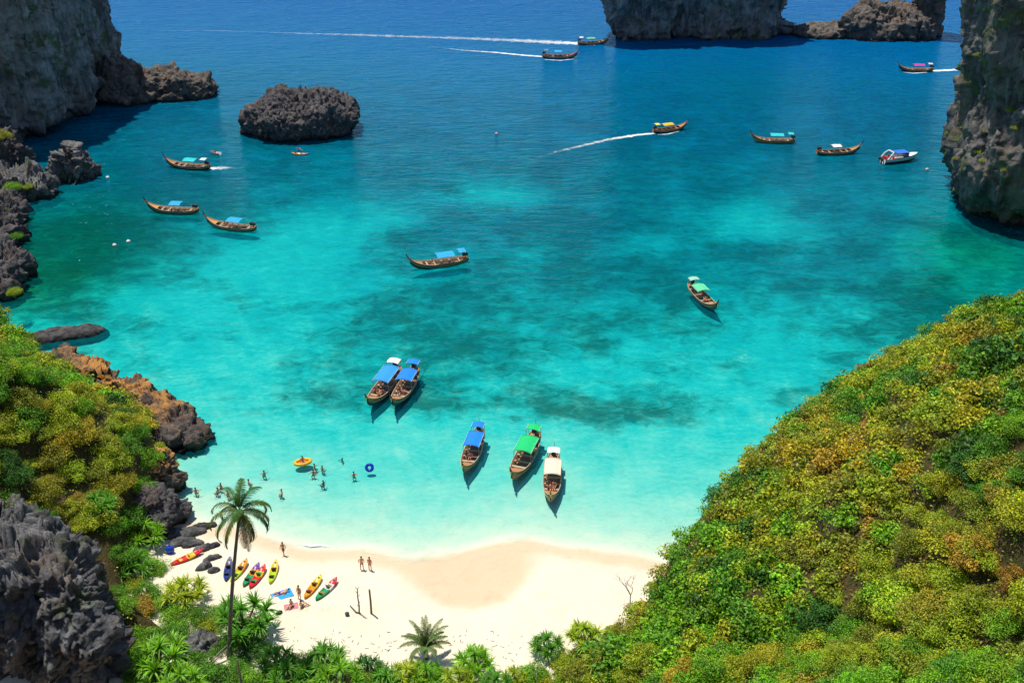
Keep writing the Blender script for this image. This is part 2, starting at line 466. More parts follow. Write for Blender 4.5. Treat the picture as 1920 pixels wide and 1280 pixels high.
# ---- hillside around the bay
#      x, y, height of the steep foot, slope
TOE = np.array([(-260, 330, 4, .7), (-150, 235, 4, .7), (-112, 205, 3, .7), (-97, 183, 3, .8), (-86, 160, 3, .8), (-80, 144, 3.5, .8), (-69, 134, 3, .7), (-55, 121, 3, .7), (-44.5, 111, 4, .9), (-40.8, 104, 5, 1.0),
    (-40.3, 97, 5, 1.0), (-40.5, 90, 4, .9), (-38.5, 82, 2.5, .8), (-31, 76, 1.2, .6), (-20, 73.2, 1.2, .6), (-6, 71.6, 1.2, .6), (4, 71.8, 1.2, .6), (8.5, 74.5, 1.5, .65), (12, 79.5, 2.5, .75), (15.5, 85.5, 4, .8), (21, 94, 5, .8),
    (28, 103.5, 5, .8), (36.5, 113, 5, .8), (46.5, 122, 5, .8), (60, 131, 5, .8), (75, 138.5, 5, .8), (110, 160, 5, .8), (150, 185, 5, .8), (300, 260, 5, .8)], float)
def toe_dist(x, y):
    x = np.asarray(x, float).ravel(); y = np.asarray(y, float).ravel()
    best = np.full(x.size, 1e9); cl = np.zeros(x.size); slo = np.zeros(x.size); side = np.zeros(x.size)
    for a, b in zip(TOE[:-1], TOE[1:]):
        dx, dy = b[0] - a[0], b[1] - a[1]; L2 = dx * dx + dy * dy
        t = np.clip(((x - a[0]) * dx + (y - a[1]) * dy) / L2, 0, 1)
        d = np.hypot(x - a[0] - t * dx, y - a[1] - t * dy)
        m = d < best - 1e-6
        best[m] = d[m]; cl[m] = (a[2] + (b[2] - a[2]) * t)[m]; slo[m] = (a[3] + (b[3] - a[3]) * t)[m]
    # inside the land polygon?
    poly = np.vstack([TOE[:, :2], [[300, -200], [-260, -200]]])
    ins = np.zeros(x.size, bool)
    for (x0, y0), (x1, y1) in zip(poly, np.roll(poly, -1, 0)):
        c = ((y0 > y) != (y1 > y)) & (x < (x1 - x0) * (y - y0) / (y1 - y0 + 1e-12) + x0)
        ins ^= c
    return np.where(ins, best, -best), cl, slo
def hill_z(x, y):
    sh = np.asarray(x, float).shape
    d, cl, slo = toe_dist(x, y)
    xf = np.asarray(x, float).ravel(); yf = np.asarray(y, float).ravel()
    up = np.clip(d, 0, None)
    h = cl * sstep(-.6, 1.8, d) + slo * np.where(up < 55, up, 55 + (up - 55) * .45)
    h += (fb2(xf, yf, 16, o=4, seed=40.) * 3.2 + fb2(xf, yf, 5, o=3, seed=44.) * .8) * sstep(1, 12, d)
    left = sstep(-20, -34, xf)
    h = np.where(left > 0, np.minimum(h, 19 + (h - 19) * (1 - .75 * left)), h)
    # the ground falls away below the viewpoint
    lim = CAM_H - 5.2 - 1.08 * yf
    lim = np.where(xf < -24, lim - 1.0, lim)
    ax = np.abs(xf)
    lim2 = CAM_H - 14 - 0.0 * yf
    wx = sstep(2, 30, xf) * 26
    h = np.where((yf < 76) & (xf < 30), np.minimum(h, np.maximum(lim, 1.0 - (76 - yf) * .02) + wx), h)
    h = np.minimum(h, lim2)
    h = np.where(d < -.6, -6.0, h - 1.2 * (1 - sstep(-.6, .6, d)))
    return h.reshape(sh), d.reshape(sh)
def hill_mat():
    m, nt = new_mat('hill_soil'); N = NT(nt)
    pos = N.coords()
    n1 = N.noise(pos, .5, 6, .65); n2 = N.noise(pos, 3, 5, .65)
    c = N.mix(N.ramp(n1, [(.35, 0.0), (.6, 1.0)]), (.045, .05, .018), (.13, .085, .035))
    c = N.mix(N.ramp(n2, [(.5, 0.0), (.7, 1.0)]), c, (.06, .075, .02))
    bp = N.n('Bump', Height=n2, Strength=1.0, Distance=.5)
    b = N.n('BsdfPrincipled', Base_Color=c, Roughness=.95, Normal=bp.outputs[0])
    b.inputs['Specular IOR Level'].default_value = .1
    N.out(b.outputs[0]); return m
hx = np.concatenate([-92 - np.geomspace(2, 170, 16)[::-1], np.arange(-90, 92, .9), 92 + np.geomspace(2, 200, 16)])
hy = np.concatenate([-np.geomspace(4, 160, 10)[::-1], np.arange(0, 40, 3.0), np.arange(40, 175, .9), 175 + np.geomspace(2, 150, 16)])
HX, HY = np.meshgrid(hx, hy)
HZ, HD = hill_z(HX, HY)
hf = grid_faces(len(hx), len(hy))
keep = (HZ.ravel()[hf] > -5.5).any(1)
hill = obj('hill', mesh_np('hill', np.stack([HX, HY, HZ], -1).reshape(-1, 3), hf[keep], True, None, [hill_mat()]))
tag(hill, 'steep overgrown hillside wrapping round the beach', kind='structure')

# ---- rocks
def closed_curve(P, n):
    P = np.asarray(P, float); k = len(P); out = []
    for i in range(k):
        p0, p1, p2, p3 = P[i - 1], P[i], P[(i + 1) % k], P[(i + 2) % k]
        t = np.linspace(0, 1, 24, endpoint=False)[:, None]
        out.append(.5 * ((2 * p1) + (-p0 + p2) * t + (2 * p0 - 5 * p1 + 4 * p2 - p3) * t ** 2 + (-p0 + 3 * p1 - 3 * p2 + p3) * t ** 3))
    C = np.concatenate(out)
    s = np.concatenate([[0], np.cumsum(np.linalg.norm(np.diff(np.vstack([C, C[:1]]), axis=0), axis=1))])
    C2 = np.vstack([C, C[:1]])
    q = np.linspace(0, s[-1], n, endpoint=False)
    return np.stack([np.interp(q, s, C2[:, 0]), np.interp(q, s, C2[:, 1])], 1)
def rock_mesh(name, foot, prof, nu, nv, disp, mat, seed=0.0, lean=(0, 0), center=None, smooth=False, capn=14):
    """foot: outline; prof: (height, outline scale) from below the water to the rim, then capped"""
    C = closed_curve(foot, nu); c = C.mean(0) if center is None else np.asarray(center, float)
    pr = np.asarray(prof, float)
    s = np.concatenate([[0], np.cumsum(np.hypot(np.diff(pr[:, 0]), np.diff(pr[:, 1]) * np.abs(C - c).mean()))])
    q = np.linspace(0, s[-1], nv)
    zz = np.interp(q, s, pr[:, 0]); ss = np.interp(q, s, pr[:, 1])
    if pr[-1, 1] > .05:                       # flat-ish cap
        e = np.linspace(0, 1, capn)[1:]
        ss = np.concatenate([ss, pr[-1, 1] * (1 - e * .995)]); zz = np.concatenate([zz, pr[-1, 0] + .06 * pr[-1, 0] * np.sin(e * 1.57)])
    nr = len(zz)
    V = np.zeros((nr, nu, 3))
    V[..., :2] = c + (C - c)[None] * ss[:, None, None]
    V[..., 2] = zz[:, None]
    zr = np.clip(V[..., 2] / max(zz.max(), .1), 0, 1)
    V[..., 0] += lean[0] * zr; V[..., 1] += lean[1] * zr
    V = V.reshape(-1, 3)
    F = grid_faces(nu, nr, True)
    me = mesh_np(name, V, F)
    nrm = np.zeros(len(V) * 3, dtype=np.float32); me.vertices.foreach_get('normal', nrm); nrm = nrm.reshape(-1, 3)
    bpy.data.meshes.remove(me)
    D = np.zeros(len(V)); off = np.array([seed * 13.7, seed * 7.1, seed * 3.3])
    for (kind, amp, L, st) in disp:
        p = (V + off) / np.array([L, L, L * st])
        if kind == 'f': D += amp * fbm(p, 4)
        elif kind == 'r': D += amp * ridged(p, 4)
        elif kind == 'b': D += amp * (np.abs(fbm(p, 3)) * 2 - .6)
        elif kind == 'v': D += amp * shards(p + .25 * fbm(p * 1.7, 2)[:, None])
        elif kind == 't': q_ = fbm(p, 3) * 3; D += amp * (np.floor(q_) + sstep(.6, 1, q_ - np.floor(q_))) / 3
    V2 = V + nrm * D[:, None]
    top = [len(V) - nu + k for k in range(nu)]
    return mesh_np(name, V2, [F, np.array([top])], smooth, None, [mat])

CL = [('f', 2.4, 18, 2.0), ('v', 2.4, 9, 2.4), ('r', 1.3, 5, 5.0), ('v', 1.2, 3.0, 2.6), ('v', .6, 1.2, 1.6), ('r', .35, .9, 3.0)]
cliff_l = obj('cliff_left', rock_mesh('cliff_left', [(-101, 263), (-102, 250), (-104, 240), (-110, 229), (-125, 222), (-146, 225), (-165, 250), (-155, 285), (-122, 292), (-103, 280)],
    [(-4, .88), (1.5, .90), (3.0, .98), (7, 1.0), (20, 1.03), (34, 1.05), (50, .98), (60, .85), (66, .6)], 420, 190, CL, M['cliff'], 1.0))
tag(cliff_l, 'tall grey limestone headland rising from the water at the upper left', kind='structure')
cliff_r = obj('cliff_right', rock_mesh('cliff_right', [(85, 192), (87.5, 186), (95, 180.5), (110, 176), (132, 180), (142, 200), (122, 218), (100, 214), (87.5, 203)],
    [(-4, .86), (2.5, .87), (4.2, .97), (8, 1.04), (14, 1.02), (20, .99), (30, 1.04), (42, 1.06), (55, .95), (66, .7)], 420, 230, CL, M['cliff_dark'], 4.0))
tag(cliff_r, 'dark overhanging limestone cliff at the upper right of the bay', kind='structure')

KA = [('f', .9, 6, 1.0), ('v', 1.2, 2.6, .9), ('r', .5, 1.6, 1.2), ('v', .6, 1.0, 1.0), ('r', .2, .5, 1.0)]
near = obj('cliff_near', rock_mesh('cliff_near', [(-37.2, 71.6), (-38.2, 75), (-41, 79.5), (-48, 83.5), (-60, 85), (-68, 81), (-62, 74.0), (-50, 72.2), (-42.5, 70.6)],
    [(-2, 1.08), (1, 1.06), (4, 1.02), (7, 1.0), (9, .97), (10.6, .9), (11.8, .78), (12.4, .62)], 520, 140,
    [('f', 1.3, 7, 1.4), ('v', 1.7, 3.2, 1.7), ('r', .55, 1.8, 2.2), ('v', 1.0, 1.3, 1.4), ('v', .5, .6, 1.2), ('r', .2, .5, 1.5)], M['karst_near'], 2.0, capn=60))
tag(near, 'jagged grey karst cliff face in shade at the lower left', kind='structure')

def rock_thing(name, label, foot, prof, nu, nv, disp, mat, seed, cat='rock', group=None, **k):
    o = obj(name, rock_mesh(name, foot, prof, nu, nv, disp, mat, seed, **k))
    return tag(o, label, cat, group)
def oval(c, rx, ry, rot=0.0, n=9, jit=.12, seed=0):
    r_ = random.Random(seed); P = []
    for k in range(n):
        a = 2 * math.pi * k / n; q = 1 + r_.uniform(-jit, jit)
        x, y = rx * q * math.cos(a), ry * q * math.sin(a)
        P.append((c[0] + x * math.cos(rot) - y * math.sin(rot), c[1] + x * math.sin(rot) + y * math.cos(rot)))
    return P
def dome(h, under=.9, sub=-3):
    return [(sub, under * .95), (.3, under), (h * .12, under + .03), (h * .25, 1.0), (h * .45, .99), (h * .62, .9), (h * .78, .74), (h * .9, .52), (h * .97, .28), (h, .04)]

rock_thing('islet', 'big limestone islet with undercut foot at the top of the bay', [(30, 334), (32, 329), (42, 328), (58, 329), (72, 330), (82, 332), (85, 342), (80, 362), (60, 370), (38, 360)],
    [(-4, .95), (1.2, .95), (2.2, .985), (6, 1.0), (10, 1.03), (14, 1.09), (24, 1.1), (36, 1.0), (46, .75), (50, .5)], 380, 130, CL, M['cliff'], 6.0, 'islet', lean=(-4, 0))
c = G(1660, 70)
rock_thing('sea_rock', 'rugged brown rock mass beside the big islet, carrying a stone pillar', [(c.x - 15, c.y + 2), (c.x - 10, c.y - 3), (c.x, c.y - 4), (c.x + 12, c.y - 4), (c.x + 17, c.y), (c.x + 17, c.y + 8), (c.x + 6, c.y + 13), (c.x - 8, c.y + 10)],
    [(-3, .97), (.6, .97), (2, 1.0), (4.5, .95), (6, .82), (7.4, .6), (8.6, .35), (9.2, .06)], 240, 70, [('f', 2.0, 8, 1), ('v', 2.0, 4, 1), ('r', .7, 2, 1), ('v', .8, 1.5, 1)], M['reef_rock'], 8.0, lean=(-2, 0))
c = G(1735, 72)
rock_thing('rock_pillar', 'leaning stone pillar widening upward at the end of the brown rock mass', oval((c.x + .5, c.y + 6), 5.0, 5.5, 0, 9, .1, 4),
    [(-3, 1.0), (1, 1.0), (5, .93), (9, .82), (13, .95), (18, 1.1), (24, 1.1), (28, .8)], 150, 80, [('f', .8, 6, 1.4), ('v', 1.2, 3, 1.6), ('v', .6, 1.5, 1), ('r', .3, .7, 1)], M['reef_rock'], 9.0, lean=(3.4, 0))
c = G(1541, 66)
rock_thing('sea_rock', 'low flat reef ledge between the big islet and the pillar rock', oval((c.x, c.y + 1), 9.6, 6.5, 0, 10, .1, 6), [(-2, 1), (.5, 1.0), (1.6, .95), (2.4, .75), (3.0, .4), (3.3, .05)], 150, 40,
    [('f', .6, 4, 1), ('v', .8, 2, .7), ('r', .3, 1, 1)], M['reef_rock'], 11.0)
c = G(557, 258)
rock_thing('sea_rock', 'rounded dark domed rock standing alone in the bay', oval((c.x, c.y + 5), 13.6, 8.6, 0, 12, .09, 11), [(-3, .9), (.4, .9), (1.4, .95), (2.8, 1.0), (4.2, .99), (5.6, .87), (7.0, .66), (8.2, .42), (9.1, .22), (9.5, .04)],
    330, 110, [('f', 1.5, 7, 1), ('v', .95, 2.2, 1), ('r', .5, 1.2, 1), ('v', .5, .8, 1), ('r', .25, .45, 1)], M['karst'], 12.0)
c = G(286, 186)
rock_thing('sea_rock', 'long brown sunlit rock lying off the left headland', [(c.x - 11, c.y + 1), (c.x - 7, c.y - 3.5), (c.x + 2, c.y - 2.5), (c.x + 11, c.y - .5), (c.x + 15.5, c.y + 3), (c.x + 12, c.y + 8), (c.x, c.y + 8), (c.x - 9, c.y + 6)],
    dome(6.0, .97, -2), 230, 70, [('f', .9, 6, 1), ('v', 1.5, 3, .8), ('v', .7, 1.2, 1), ('r', .3, .6, 1)], M['reef_rock'], 13.0)
c = G(222, 192)
rock_thing('sea_rock', 'dark shaded rock wedged between the left headland and the long brown rock', oval((c.x - .5, c.y + 4), 8.2, 7.5, .2, 9, .12, 3), dome(9.3, .98, -2), 170, 70,
    [('f', 1.2, 5, 1), ('v', 1.5, 2.8, .9), ('v', .6, 1.2, 1)], M['reef_rock'], 14.0, lean=(-1.5, 0))
SP = [('f', 1.0, 3.5, 2.2), ('v', 2.0, 2.0, 2.6), ('r', .7, 1.0, 2), ('v', .7, .8, 1.6), ('r', .25, .45, 1)]
c = G(128, 340)
rock_thing('sea_rock', 'jagged spiky grey rock rising from green water at the left', oval((c.x, c.y + 2.4), 4.2, 3.2, 0, 9, .15, 8), [(-2, 1.05), (.3, 1.03), (1.2, 1.0), (2.2, .82), (3.4, .55), (4.6, .32), (5.6, .16), (6.6, .03)], 170, 80, SP, M['karst_near'], 15.0, lean=(.6, 0))
c = G(45, 372)
rock_thing('sea_rock', 'weathered rock ledge below the spiky rock on the left shore', oval((c.x - 3, c.y + 3), 6.8, 5.6, .2, 11, .2, 5), dome(3.6, .97, -2), 200, 60, SP, M['karst_near'], 16.0)
c = G(5, 330)
rock_thing('sea_rock', 'tall shaded shore rock with bushes at the left frame edge', oval((c.x - 4.5, c.y + 5), 6.6, 7.5, 0, 11, .2, 15), dome(8.0, .97, -2), 200, 70, SP, M['karst'], 17.0)
c = G(0, 455)
rock_thing('sea_rock', 'dark shore rock in the middle of the left frame edge', oval((c.x - 2.6, c.y + 5), 3.9, 11.5, .35, 11, .28, 25), dome(3.4, .97, -2), 240, 70, SP, M['karst'], 18.0)
c = G(10, 540)
rock_thing('sea_rock', 'black rough boulder just above the green slope on the left', oval((c.x - 1.6, c.y + 3.5), 3.4, 6.0, .3, 11, .28, 35), dome(3.4, .97, -2), 220, 70, SP, M['karst'], 19.0)
c = G(135, 625)
rock_thing('sea_rock', 'flat dark slab awash beside the left slope', [(c.x - 6, c.y - 3.2), (c.x - 1, c.y - 2.4), (c.x + 4.0, c.y - .4), (c.x + 4.6, c.y + 1.6), (c.x + 1, c.y + 1.8), (c.x - 6, c.y - .6)], [(-2, 1.05), (-.1, 1.0), (.35, .95), (.6, .8), (.7, .3), (.72, .05)], 130, 30,
    [('f', .35, 2.5, 1), ('r', .3, 1, 1)], M['karst'], 20.0)
# headland ledge
A = [G(395, 818), G(340, 852), G(300, 850, 1), G(215, 770, 3), G(120, 690, 3), G(60, 650, 3), G(105, 652, 1), G(170, 680, 1), G(230, 722), G(330, 765)]
rock_thing('rock_headland', 'dark rocky point with orange dry ground on top on the left shore', [(p.x, p.y) for p in A],
    [(-2, 1.06), (.3, 1.0), (1.0, .96), (1.9, .86), (2.6, .66), (3.1, .4), (3.4, .05)], 420, 80, [('f', .9, 6, 1), ('v', 1.1, 2.8, .6), ('v', .6, 1.1, .7), ('r', .2, .5, 1)], M['ledge'], 21.0, cat='headland')
c = G(300, 925)
rock_thing('shore_rock', 'dark rock with orange soil under the green slope, upper of two', oval((c.x - .8, c.y + 1.5), 2.8, 3.2, 0, 8, .12, 42), dome(4.6, .95, -1), 130, 60, [('f', .5, 3, 1), ('v', .8, 1.5, .8), ('v', .35, .6, 1), ('r', .15, .4, 1)], M['ledge'], 22.0)
c = G(302, 1000)
rock_thing('shore_rock', 'black rough boulder where the sand meets the left slope', oval((c.x - .6, c.y + 1.2), 2.6, 2.9, 0, 8, .12, 43), dome(4.6, .95, -1), 140, 60, [('f', .5, 3, 1), ('v', .8, 1.5, .8), ('v', .35, .6, 1), ('r', .15, .4, 1)], M['karst'], 23.0)
FLAT = [(375, 985, 1.9, .55, .45), (352, 1000, 1.9, .9, .3), (390, 1028, 1.1, .4, .4), (340, 1020, 1.6, .8, .3), (360, 1022, 1.3, .5, .4), (378, 1034, 1.0, .32, .5), (398, 1052, 1.1, .3, .5), (385, 1070, .9, .4, .7), (402, 1078, .6, .3, .3), (330, 1000, 1.4, 1.0, .3)]
for k, (u, v, rx, ry, rot) in enumerate(FLAT):
    p = G(u, v, .3); z0 = float(bed(np.array([p.x]), np.array([p.y]))[0][0])
    ft = oval((0, 0), rx, ry, rot, 8, .2, 60 + k)
    me = rock_mesh('beach_rock', ft, [(-.4, 1), (.05, 1), (.25, .85), (.4, .5), (.46, .05)], 48, 16, [('f', .16, .9, 1), ('r', .14, .5, .6)], M['karst_near'], 30.0 + k)
    o = obj('beach_rock', me, loc=(p.x, p.y, z0 - .02))
    tag(o, 'flat dark rock half buried in sand at the left end of the beach', 'rock', 'flat rocks at the left end of the beach')
p = G(651, 1151, 1.2); o = obj('beach_stone', rock_mesh('beach_stone', oval((0, 0), .22, .2, 0, 7, .15, 3), dome(.3, .9, -.1), 20, 12, [('f', .05, .3, 1)], M['karst'], 50.0), loc=(p.x, p.y, 1.15))
tag(o, 'small dark stone lying on dry sand near the posts', 'stone')

# ------------------------------------------------------------------ plants
def leaves(P, Nn, L, W, tone, fold=.25, rg=rng):
    """one bent rhombus per point P with outward direction Nn"""
    n = len(P)
    Nn = Nn * .8 + np.array([0, 0, .45]) + rg.normal(0, .55, (n, 3)); Nn /= np.linalg.norm(Nn, axis=1)[:, None] + 1e-9
    a = rg.normal(size=(n, 3)); a -= Nn * (a * Nn).sum(1)[:, None]; a /= np.linalg.norm(a, axis=1)[:, None] + 1e-9
    b = np.cross(Nn, a)
    l = (L * rg.uniform(.65, 1.35, n))[:, None]; w_ = (W * rg.uniform(.7, 1.3, n))[:, None]
    V = np.stack([P - a * l * .5, P + b * w_ * .5 + Nn * w_ * fold, P + a * l * .5 - Nn * l * .12, P - b * w_ * .5 + Nn * w_ * fold], 1).reshape(-1, 3)
    i = np.arange(n)[:, None] * 4
    F = np.concatenate([i + np.array([[0, 1, 2]]), i + np.array([[0, 2, 3]])])
    col = np.repeat(tone, 4, axis=0)
    return V, F, col
def tones(n, rg=rng, lo=.5, hi=1.5):
    v = rg.uniform(lo, hi, n)[:, None]; h = rg.normal(0, 1, n)[:, None]
    c = v * np.concatenate([1 + .15 * h, 1 + .04 * h, 1 - .15 * h], 1)
    odd = rg.random(n) < .02
    c[odd] = v[odd] * np.array([1.6, 1.0, .8])
    return np.concatenate([np.clip(c, 0, 3), np.ones((n, 1))], 1)
def bush_points(seed, n, r=1.0, flat=.75, lobes=9):
    rg = np.random.default_rng(seed)
    ctr = []; rad = []
    for k in range(lobes):
        a = 2 * np.pi * k / lobes * 1.0 + rg.uniform(-.4, .4); q = 0 if k == 0 else rg.uniform(.3, .85)
        ctr.append((q * math.cos(a) * r, q * math.sin(a) * r, flat * r * (rg.uniform(.55, .85) if k else 1.0) * (1 - .35 * q)))
        rad.append(r * rg.uniform(.2, .42))
    ctr = np.array(ctr); rad = np.array(rad)
    which = rg.integers(0, lobes, n)
    d = rg.normal(size=(n, 3)); d[:, 2] = np.abs(d[:, 2]) * 1.0 - .25; d /= np.linalg.norm(d, axis=1)[:, None]
    P = ctr[which] + d * (rad[which] * np.clip(rg.normal(.95, .22, n), .3, 1.5))[:, None]
    tone = tones(n, rg)
    lob = rg.uniform(.7, 1.3, lobes)
    tone[:, :3] *= lob[which][:, None]
    return P, d, tone, rg, ctr, rad
def bush_mesh(name, seed, n=1300, leafL=.17, leafW=.11, flat=.75, lobes=9):
    P, d, tone, rg, ctr, rad = bush_points(seed, n, 1.0, flat, lobes)
    V, F, C = leaves(P, d, leafL, leafW, tone, rg=rg)
    return mesh_np(name, V, F, False, {'lc': C}, [M['leaf']])
def stems_mesh(name, seed, flat=.75, lobes=7):
    rg = np.random.default_rng(seed); mb = MB()
    mb.tube([(0, 0, -.5), (.02, 0, 0), (.05, .03, .25 * flat)], [.07, .06, .05], 6)
    for k in range(lobes):
        a = 2 * np.pi * k / lobes; q = rg.uniform(.35, .7)
        mb.tube([(.05, .03, .2 * flat), (q * .5 * math.cos(a), q * .5 * math.sin(a), .45 * flat), (q * math.cos(a), q * math.sin(a), .78 * flat)], [.035, .024, .008], 5)
    return mb.mesh(name, M['bark'])
BUSH = [bush_mesh('crown', 100 + k, 4200, .068 + .008 * (k % 3), .045 + .006 * (k % 2), .6 + .1 * (k % 3), 13 + k % 5) for k in range(7)]
STEM = [stems_mesh('trunk', 200 + k) for k in range(3)]
BUSH_LO = [bush_points(300 + k, 800, 1.0, .6, 15) for k in range(5)]

def strip_leaf(p0, dirv, L, W, droop, nseg=3):
    """long arching blade: returns verts, tris"""
    dirv = dirv / np.linalg.norm(dirv)
    side = np.cross(dirv, [0, 0, 1.0]); side /= np.linalg.norm(side) + 1e-9
    V = []
    p = np.array(p0, float); d = dirv.copy()
    for k in range(nseg + 1):
        t = k / nseg; w_ = W * (1 - t) ** .6 * (.7 + .6 * min(1, t * 3)) if k < nseg else .0
        V += [p - side * w_ / 2, p + side * w_ / 2]
        p = p + d * L / nseg; d = d + np.array([0, 0, -droop]) / nseg; d /= np.linalg.norm(d)
    F = []
    for k in range(nseg):
        i = 2 * k
        F += [(i, i + 1, i + 3), (i, i + 3, i + 2)] if k < nseg - 1 else [(i, i + 1, i + 2)]
    return V, F
def rosette(rg, c, n, L, W, V, F, C):
    for k in range(n):
        a = rg.uniform(0, 2 * np.pi); e = rg.uniform(-.1, 1.35)
        d = np.array([math.cos(a) * math.cos(e), math.sin(a) * math.cos(e), math.sin(e)])
        v, f = strip_leaf(c, d, L * rg.uniform(.7, 1.2), W, rg.uniform(.7, 1.7))
        o = len(V); V += v; F += [[i + o for i in q] for q in f]
        t = tones(1, rg, .7, 1.5)[0]; t = np.where(np.isin([0, 1, 2, 3], [0]), t * .9, t)
        C += [t] * len(v)
def pandanus(name, seed, heads=8, spread=1.0, h=1.0, L=.75, n=34):
    rg = np.random.default_rng(seed); V, F, C = [], [], []; mb = MB()
    mb.tube([(0, 0, -.6), (0, 0, .1), (.03, 0, .3 * h)], [.1, .085, .07], 7)
    for k in range(heads):
        a = 2 * np.pi * k / max(heads - 1, 1) + rg.uniform(-.3, .3); q = 0 if k == 0 else spread * rg.uniform(.45, .95)
        c = np.array([q * math.cos(a), q * math.sin(a), h * (rg.uniform(.75, 1.05) if k else 1.2) * (1 - .3 * q / max(spread, .1))])
        mb.tube([(.02, 0, .25 * h), tuple(c * np.array([.5, .5, .72])), tuple(c)], [.06, .05, .04], 6)
        rosette(rg, c, n, L * .82, .062, V, F, C)
    tri = np.array([f for f in F])
    me = mesh_np(name, np.array(V), tri, False, {'lc': np.array(C)}, [M['leaf']])
    return me, mb.mesh('trunk', M['bark'])
PAND = [pandanus('crown', 400 + k, 10 + k % 4, .9 + .1 * (k % 2), .9 + .15 * (k % 3), .72, 46) for k in range(4)]

COLS = {'green': (.11, .29, .014), 'bright': (.20, .42, .014), 'yellow': (.36, .43, .018), 'olive': (.30, .33, .022), 'rust': (.40, .28, .03), 'dark': (.055, .17, .016), 'gold': (.46, .41, .022)}
WORD = {'green': 'mid-green', 'bright': 'bright green', 'yellow': 'yellow-green', 'olive': 'olive', 'rust': 'rusty brown', 'dark': 'dark green', 'gold': 'golden yellow'}
def jitc(c, s=.12):
    k = 1 + random.uniform(-s, s)
    return (c[0] * k * (1 + random.uniform(-s, s)), c[1] * k * (1 + random.uniform(-s, s) * .5), c[2] * k, 1)
def place_plant(name, label, cat, crown, stem, loc, size, colr, group=None, hs=1.0, tilt=(0, 0)):
    r = empty(name, loc); r.rotation_euler = (tilt[0], tilt[1], random.uniform(0, 6.28)); r.scale = (size, size, size * hs)
    tag(r, label, cat, group)
    c_ = obj('crown', crown, r); c_.color = colr
    obj('trunk', stem, r)
    return r

def hz1(x, y):
    h, d = hill_z(np.array([x]), np.array([y])); return float(h[0]), float(d[0])
def surf_z(x, y):
    h, d = hz1(x, y); b = float(bed(np.array([x]), np.array([y]))[0][0])
    return max(h, b)

# ---- shrubs on the slopes: jittered spots over the hillside
def slope_spots(x0, x1, y0, y1, step):
    xs, ys = np.arange(x0, x1, step), np.arange(y0, y1, step * .87)
    A_, B_ = np.meshgrid(xs, ys); A_ = A_ + (np.arange(len(ys)) % 2)[:, None] * step / 2
    A_ = A_ + rng.uniform(-.33, .33, A_.shape) * step; B_ = B_ + rng.uniform(-.33, .33, B_.shape) * step
    h, d = hill_z(A_, B_)
    return np.stack([A_.ravel(), B_.ravel(), h.ravel(), d.ravel()], 1)
def in_view(S, mu=120, mv=150):
    u, v, dep = project(S[:, :3] + np.array([0, 0, 1.0]))
    return (u > -mu) & (u < 1920 + mu) & (v > -50) & (v < 1280 + mv) & (dep > 4), u, v, dep
def pick(wts):
    k = list(wts); return random.choices(k, [wts[q] for q in k])[0]
nfield = lambda x, y: float(fb2(np.array([x]), np.array([y]), 13, o=3, seed=70.)[0])

S = slope_spots(3, 125, 24, 175, 2.2)
S = S[(S[:, 3] > .4)]
ok, u_, v_, dep_ = in_view(S)
S = S[ok]; u_, v_, dep_ = u_[ok], v_[ok], dep_[ok]
# drop what the slope itself hides from the viewpoint
def hidden(S):
    h_ = np.zeros(len(S), bool)
    for t in np.linspace(.25, .97, 40):
        q = S[:, :3] + np.array([0, 0, 2.6]); P = np.array([0, 0, CAM_H]) + (q - np.array([0, 0, CAM_H])) * t
        hh, _ = hill_z(P[:, 0], P[:, 1]); h_ |= hh > P[:, 2] + .3
    return h_
vis = ~hidden(S); S = S[vis]; u_, v_, dep_ = u_[vis], v_[vis], dep_[vis]
order = np.argsort(dep_)
far_list = []
n_ind = 0
for i in order:
    x, y, z, d = S[i]; u, v = u_[i], v_[i]
    q = nfield(x, y) + random.gauss(0, .22)
    low = sstep(850, 1200, v)                        # greener towards the bottom of the slope in view
    if q > .42: t = pick({'rust': .8 * (1 - low), 'olive': 1.0 + low, 'gold': .5, 'yellow': .6})
    elif q > .08: t = pick({'olive': 2, 'yellow': 2.2, 'gold': .8, 'bright': 1.2 * low, 'rust': .3 * (1 - low)})
    elif q > -.2: t = pick({'yellow': 2, 'olive': 1.2 * (1 - .5 * low), 'bright': .5 + 1.6 * low, 'green': .3})
    else: t = pick({'green': 1 + 1.0 * low, 'bright': .4 + 2 * low, 'dark': .6, 'yellow': 1.0})
    sz = random.uniform(1.4, 2.5) * (1.0 if d > 3 else .75) * (.9 if dep_[i] > 110 else 1)
    if random.random() < .06: sz *= random.uniform(1.2, 1.4); t = pick({'green': 1.2, t: 2})
    z += float(fb2(np.array([x]), np.array([y]), 6, o=2, seed=77.)[0]) * .8
    colr = jitc(COLS[t], .16)
    if n_ind < 185:
        zone = ('in the bottom right corner' if u > 1600 else 'on the right slope near the beach' if u < 1330 else 'low on the right slope') if v > 1060 else ('on the right slope edge over the water' if d < 6 else 'at the right frame edge' if u > 1730 else 'in mid right slope')
        szw = 'large' if sz > 2.1 else 'small' if sz < 1.55 else 'mid-sized'
        place_plant('leafy_shrub', f'{szw} {WORD[t]} leafy shrub {zone}', 'shrub', BUSH[random.randrange(7)], STEM[random.randrange(3)],
                    (x, y, z - .25 * sz), sz, colr, f'{szw} {WORD[t]} shrubs {zone}', random.uniform(.8, 1.25), (random.uniform(-.2, .2), random.uniform(-.35, 0)))
        n_ind += 1
    else:
        far_list.append((x, y, z - .25 * sz, sz, colr))
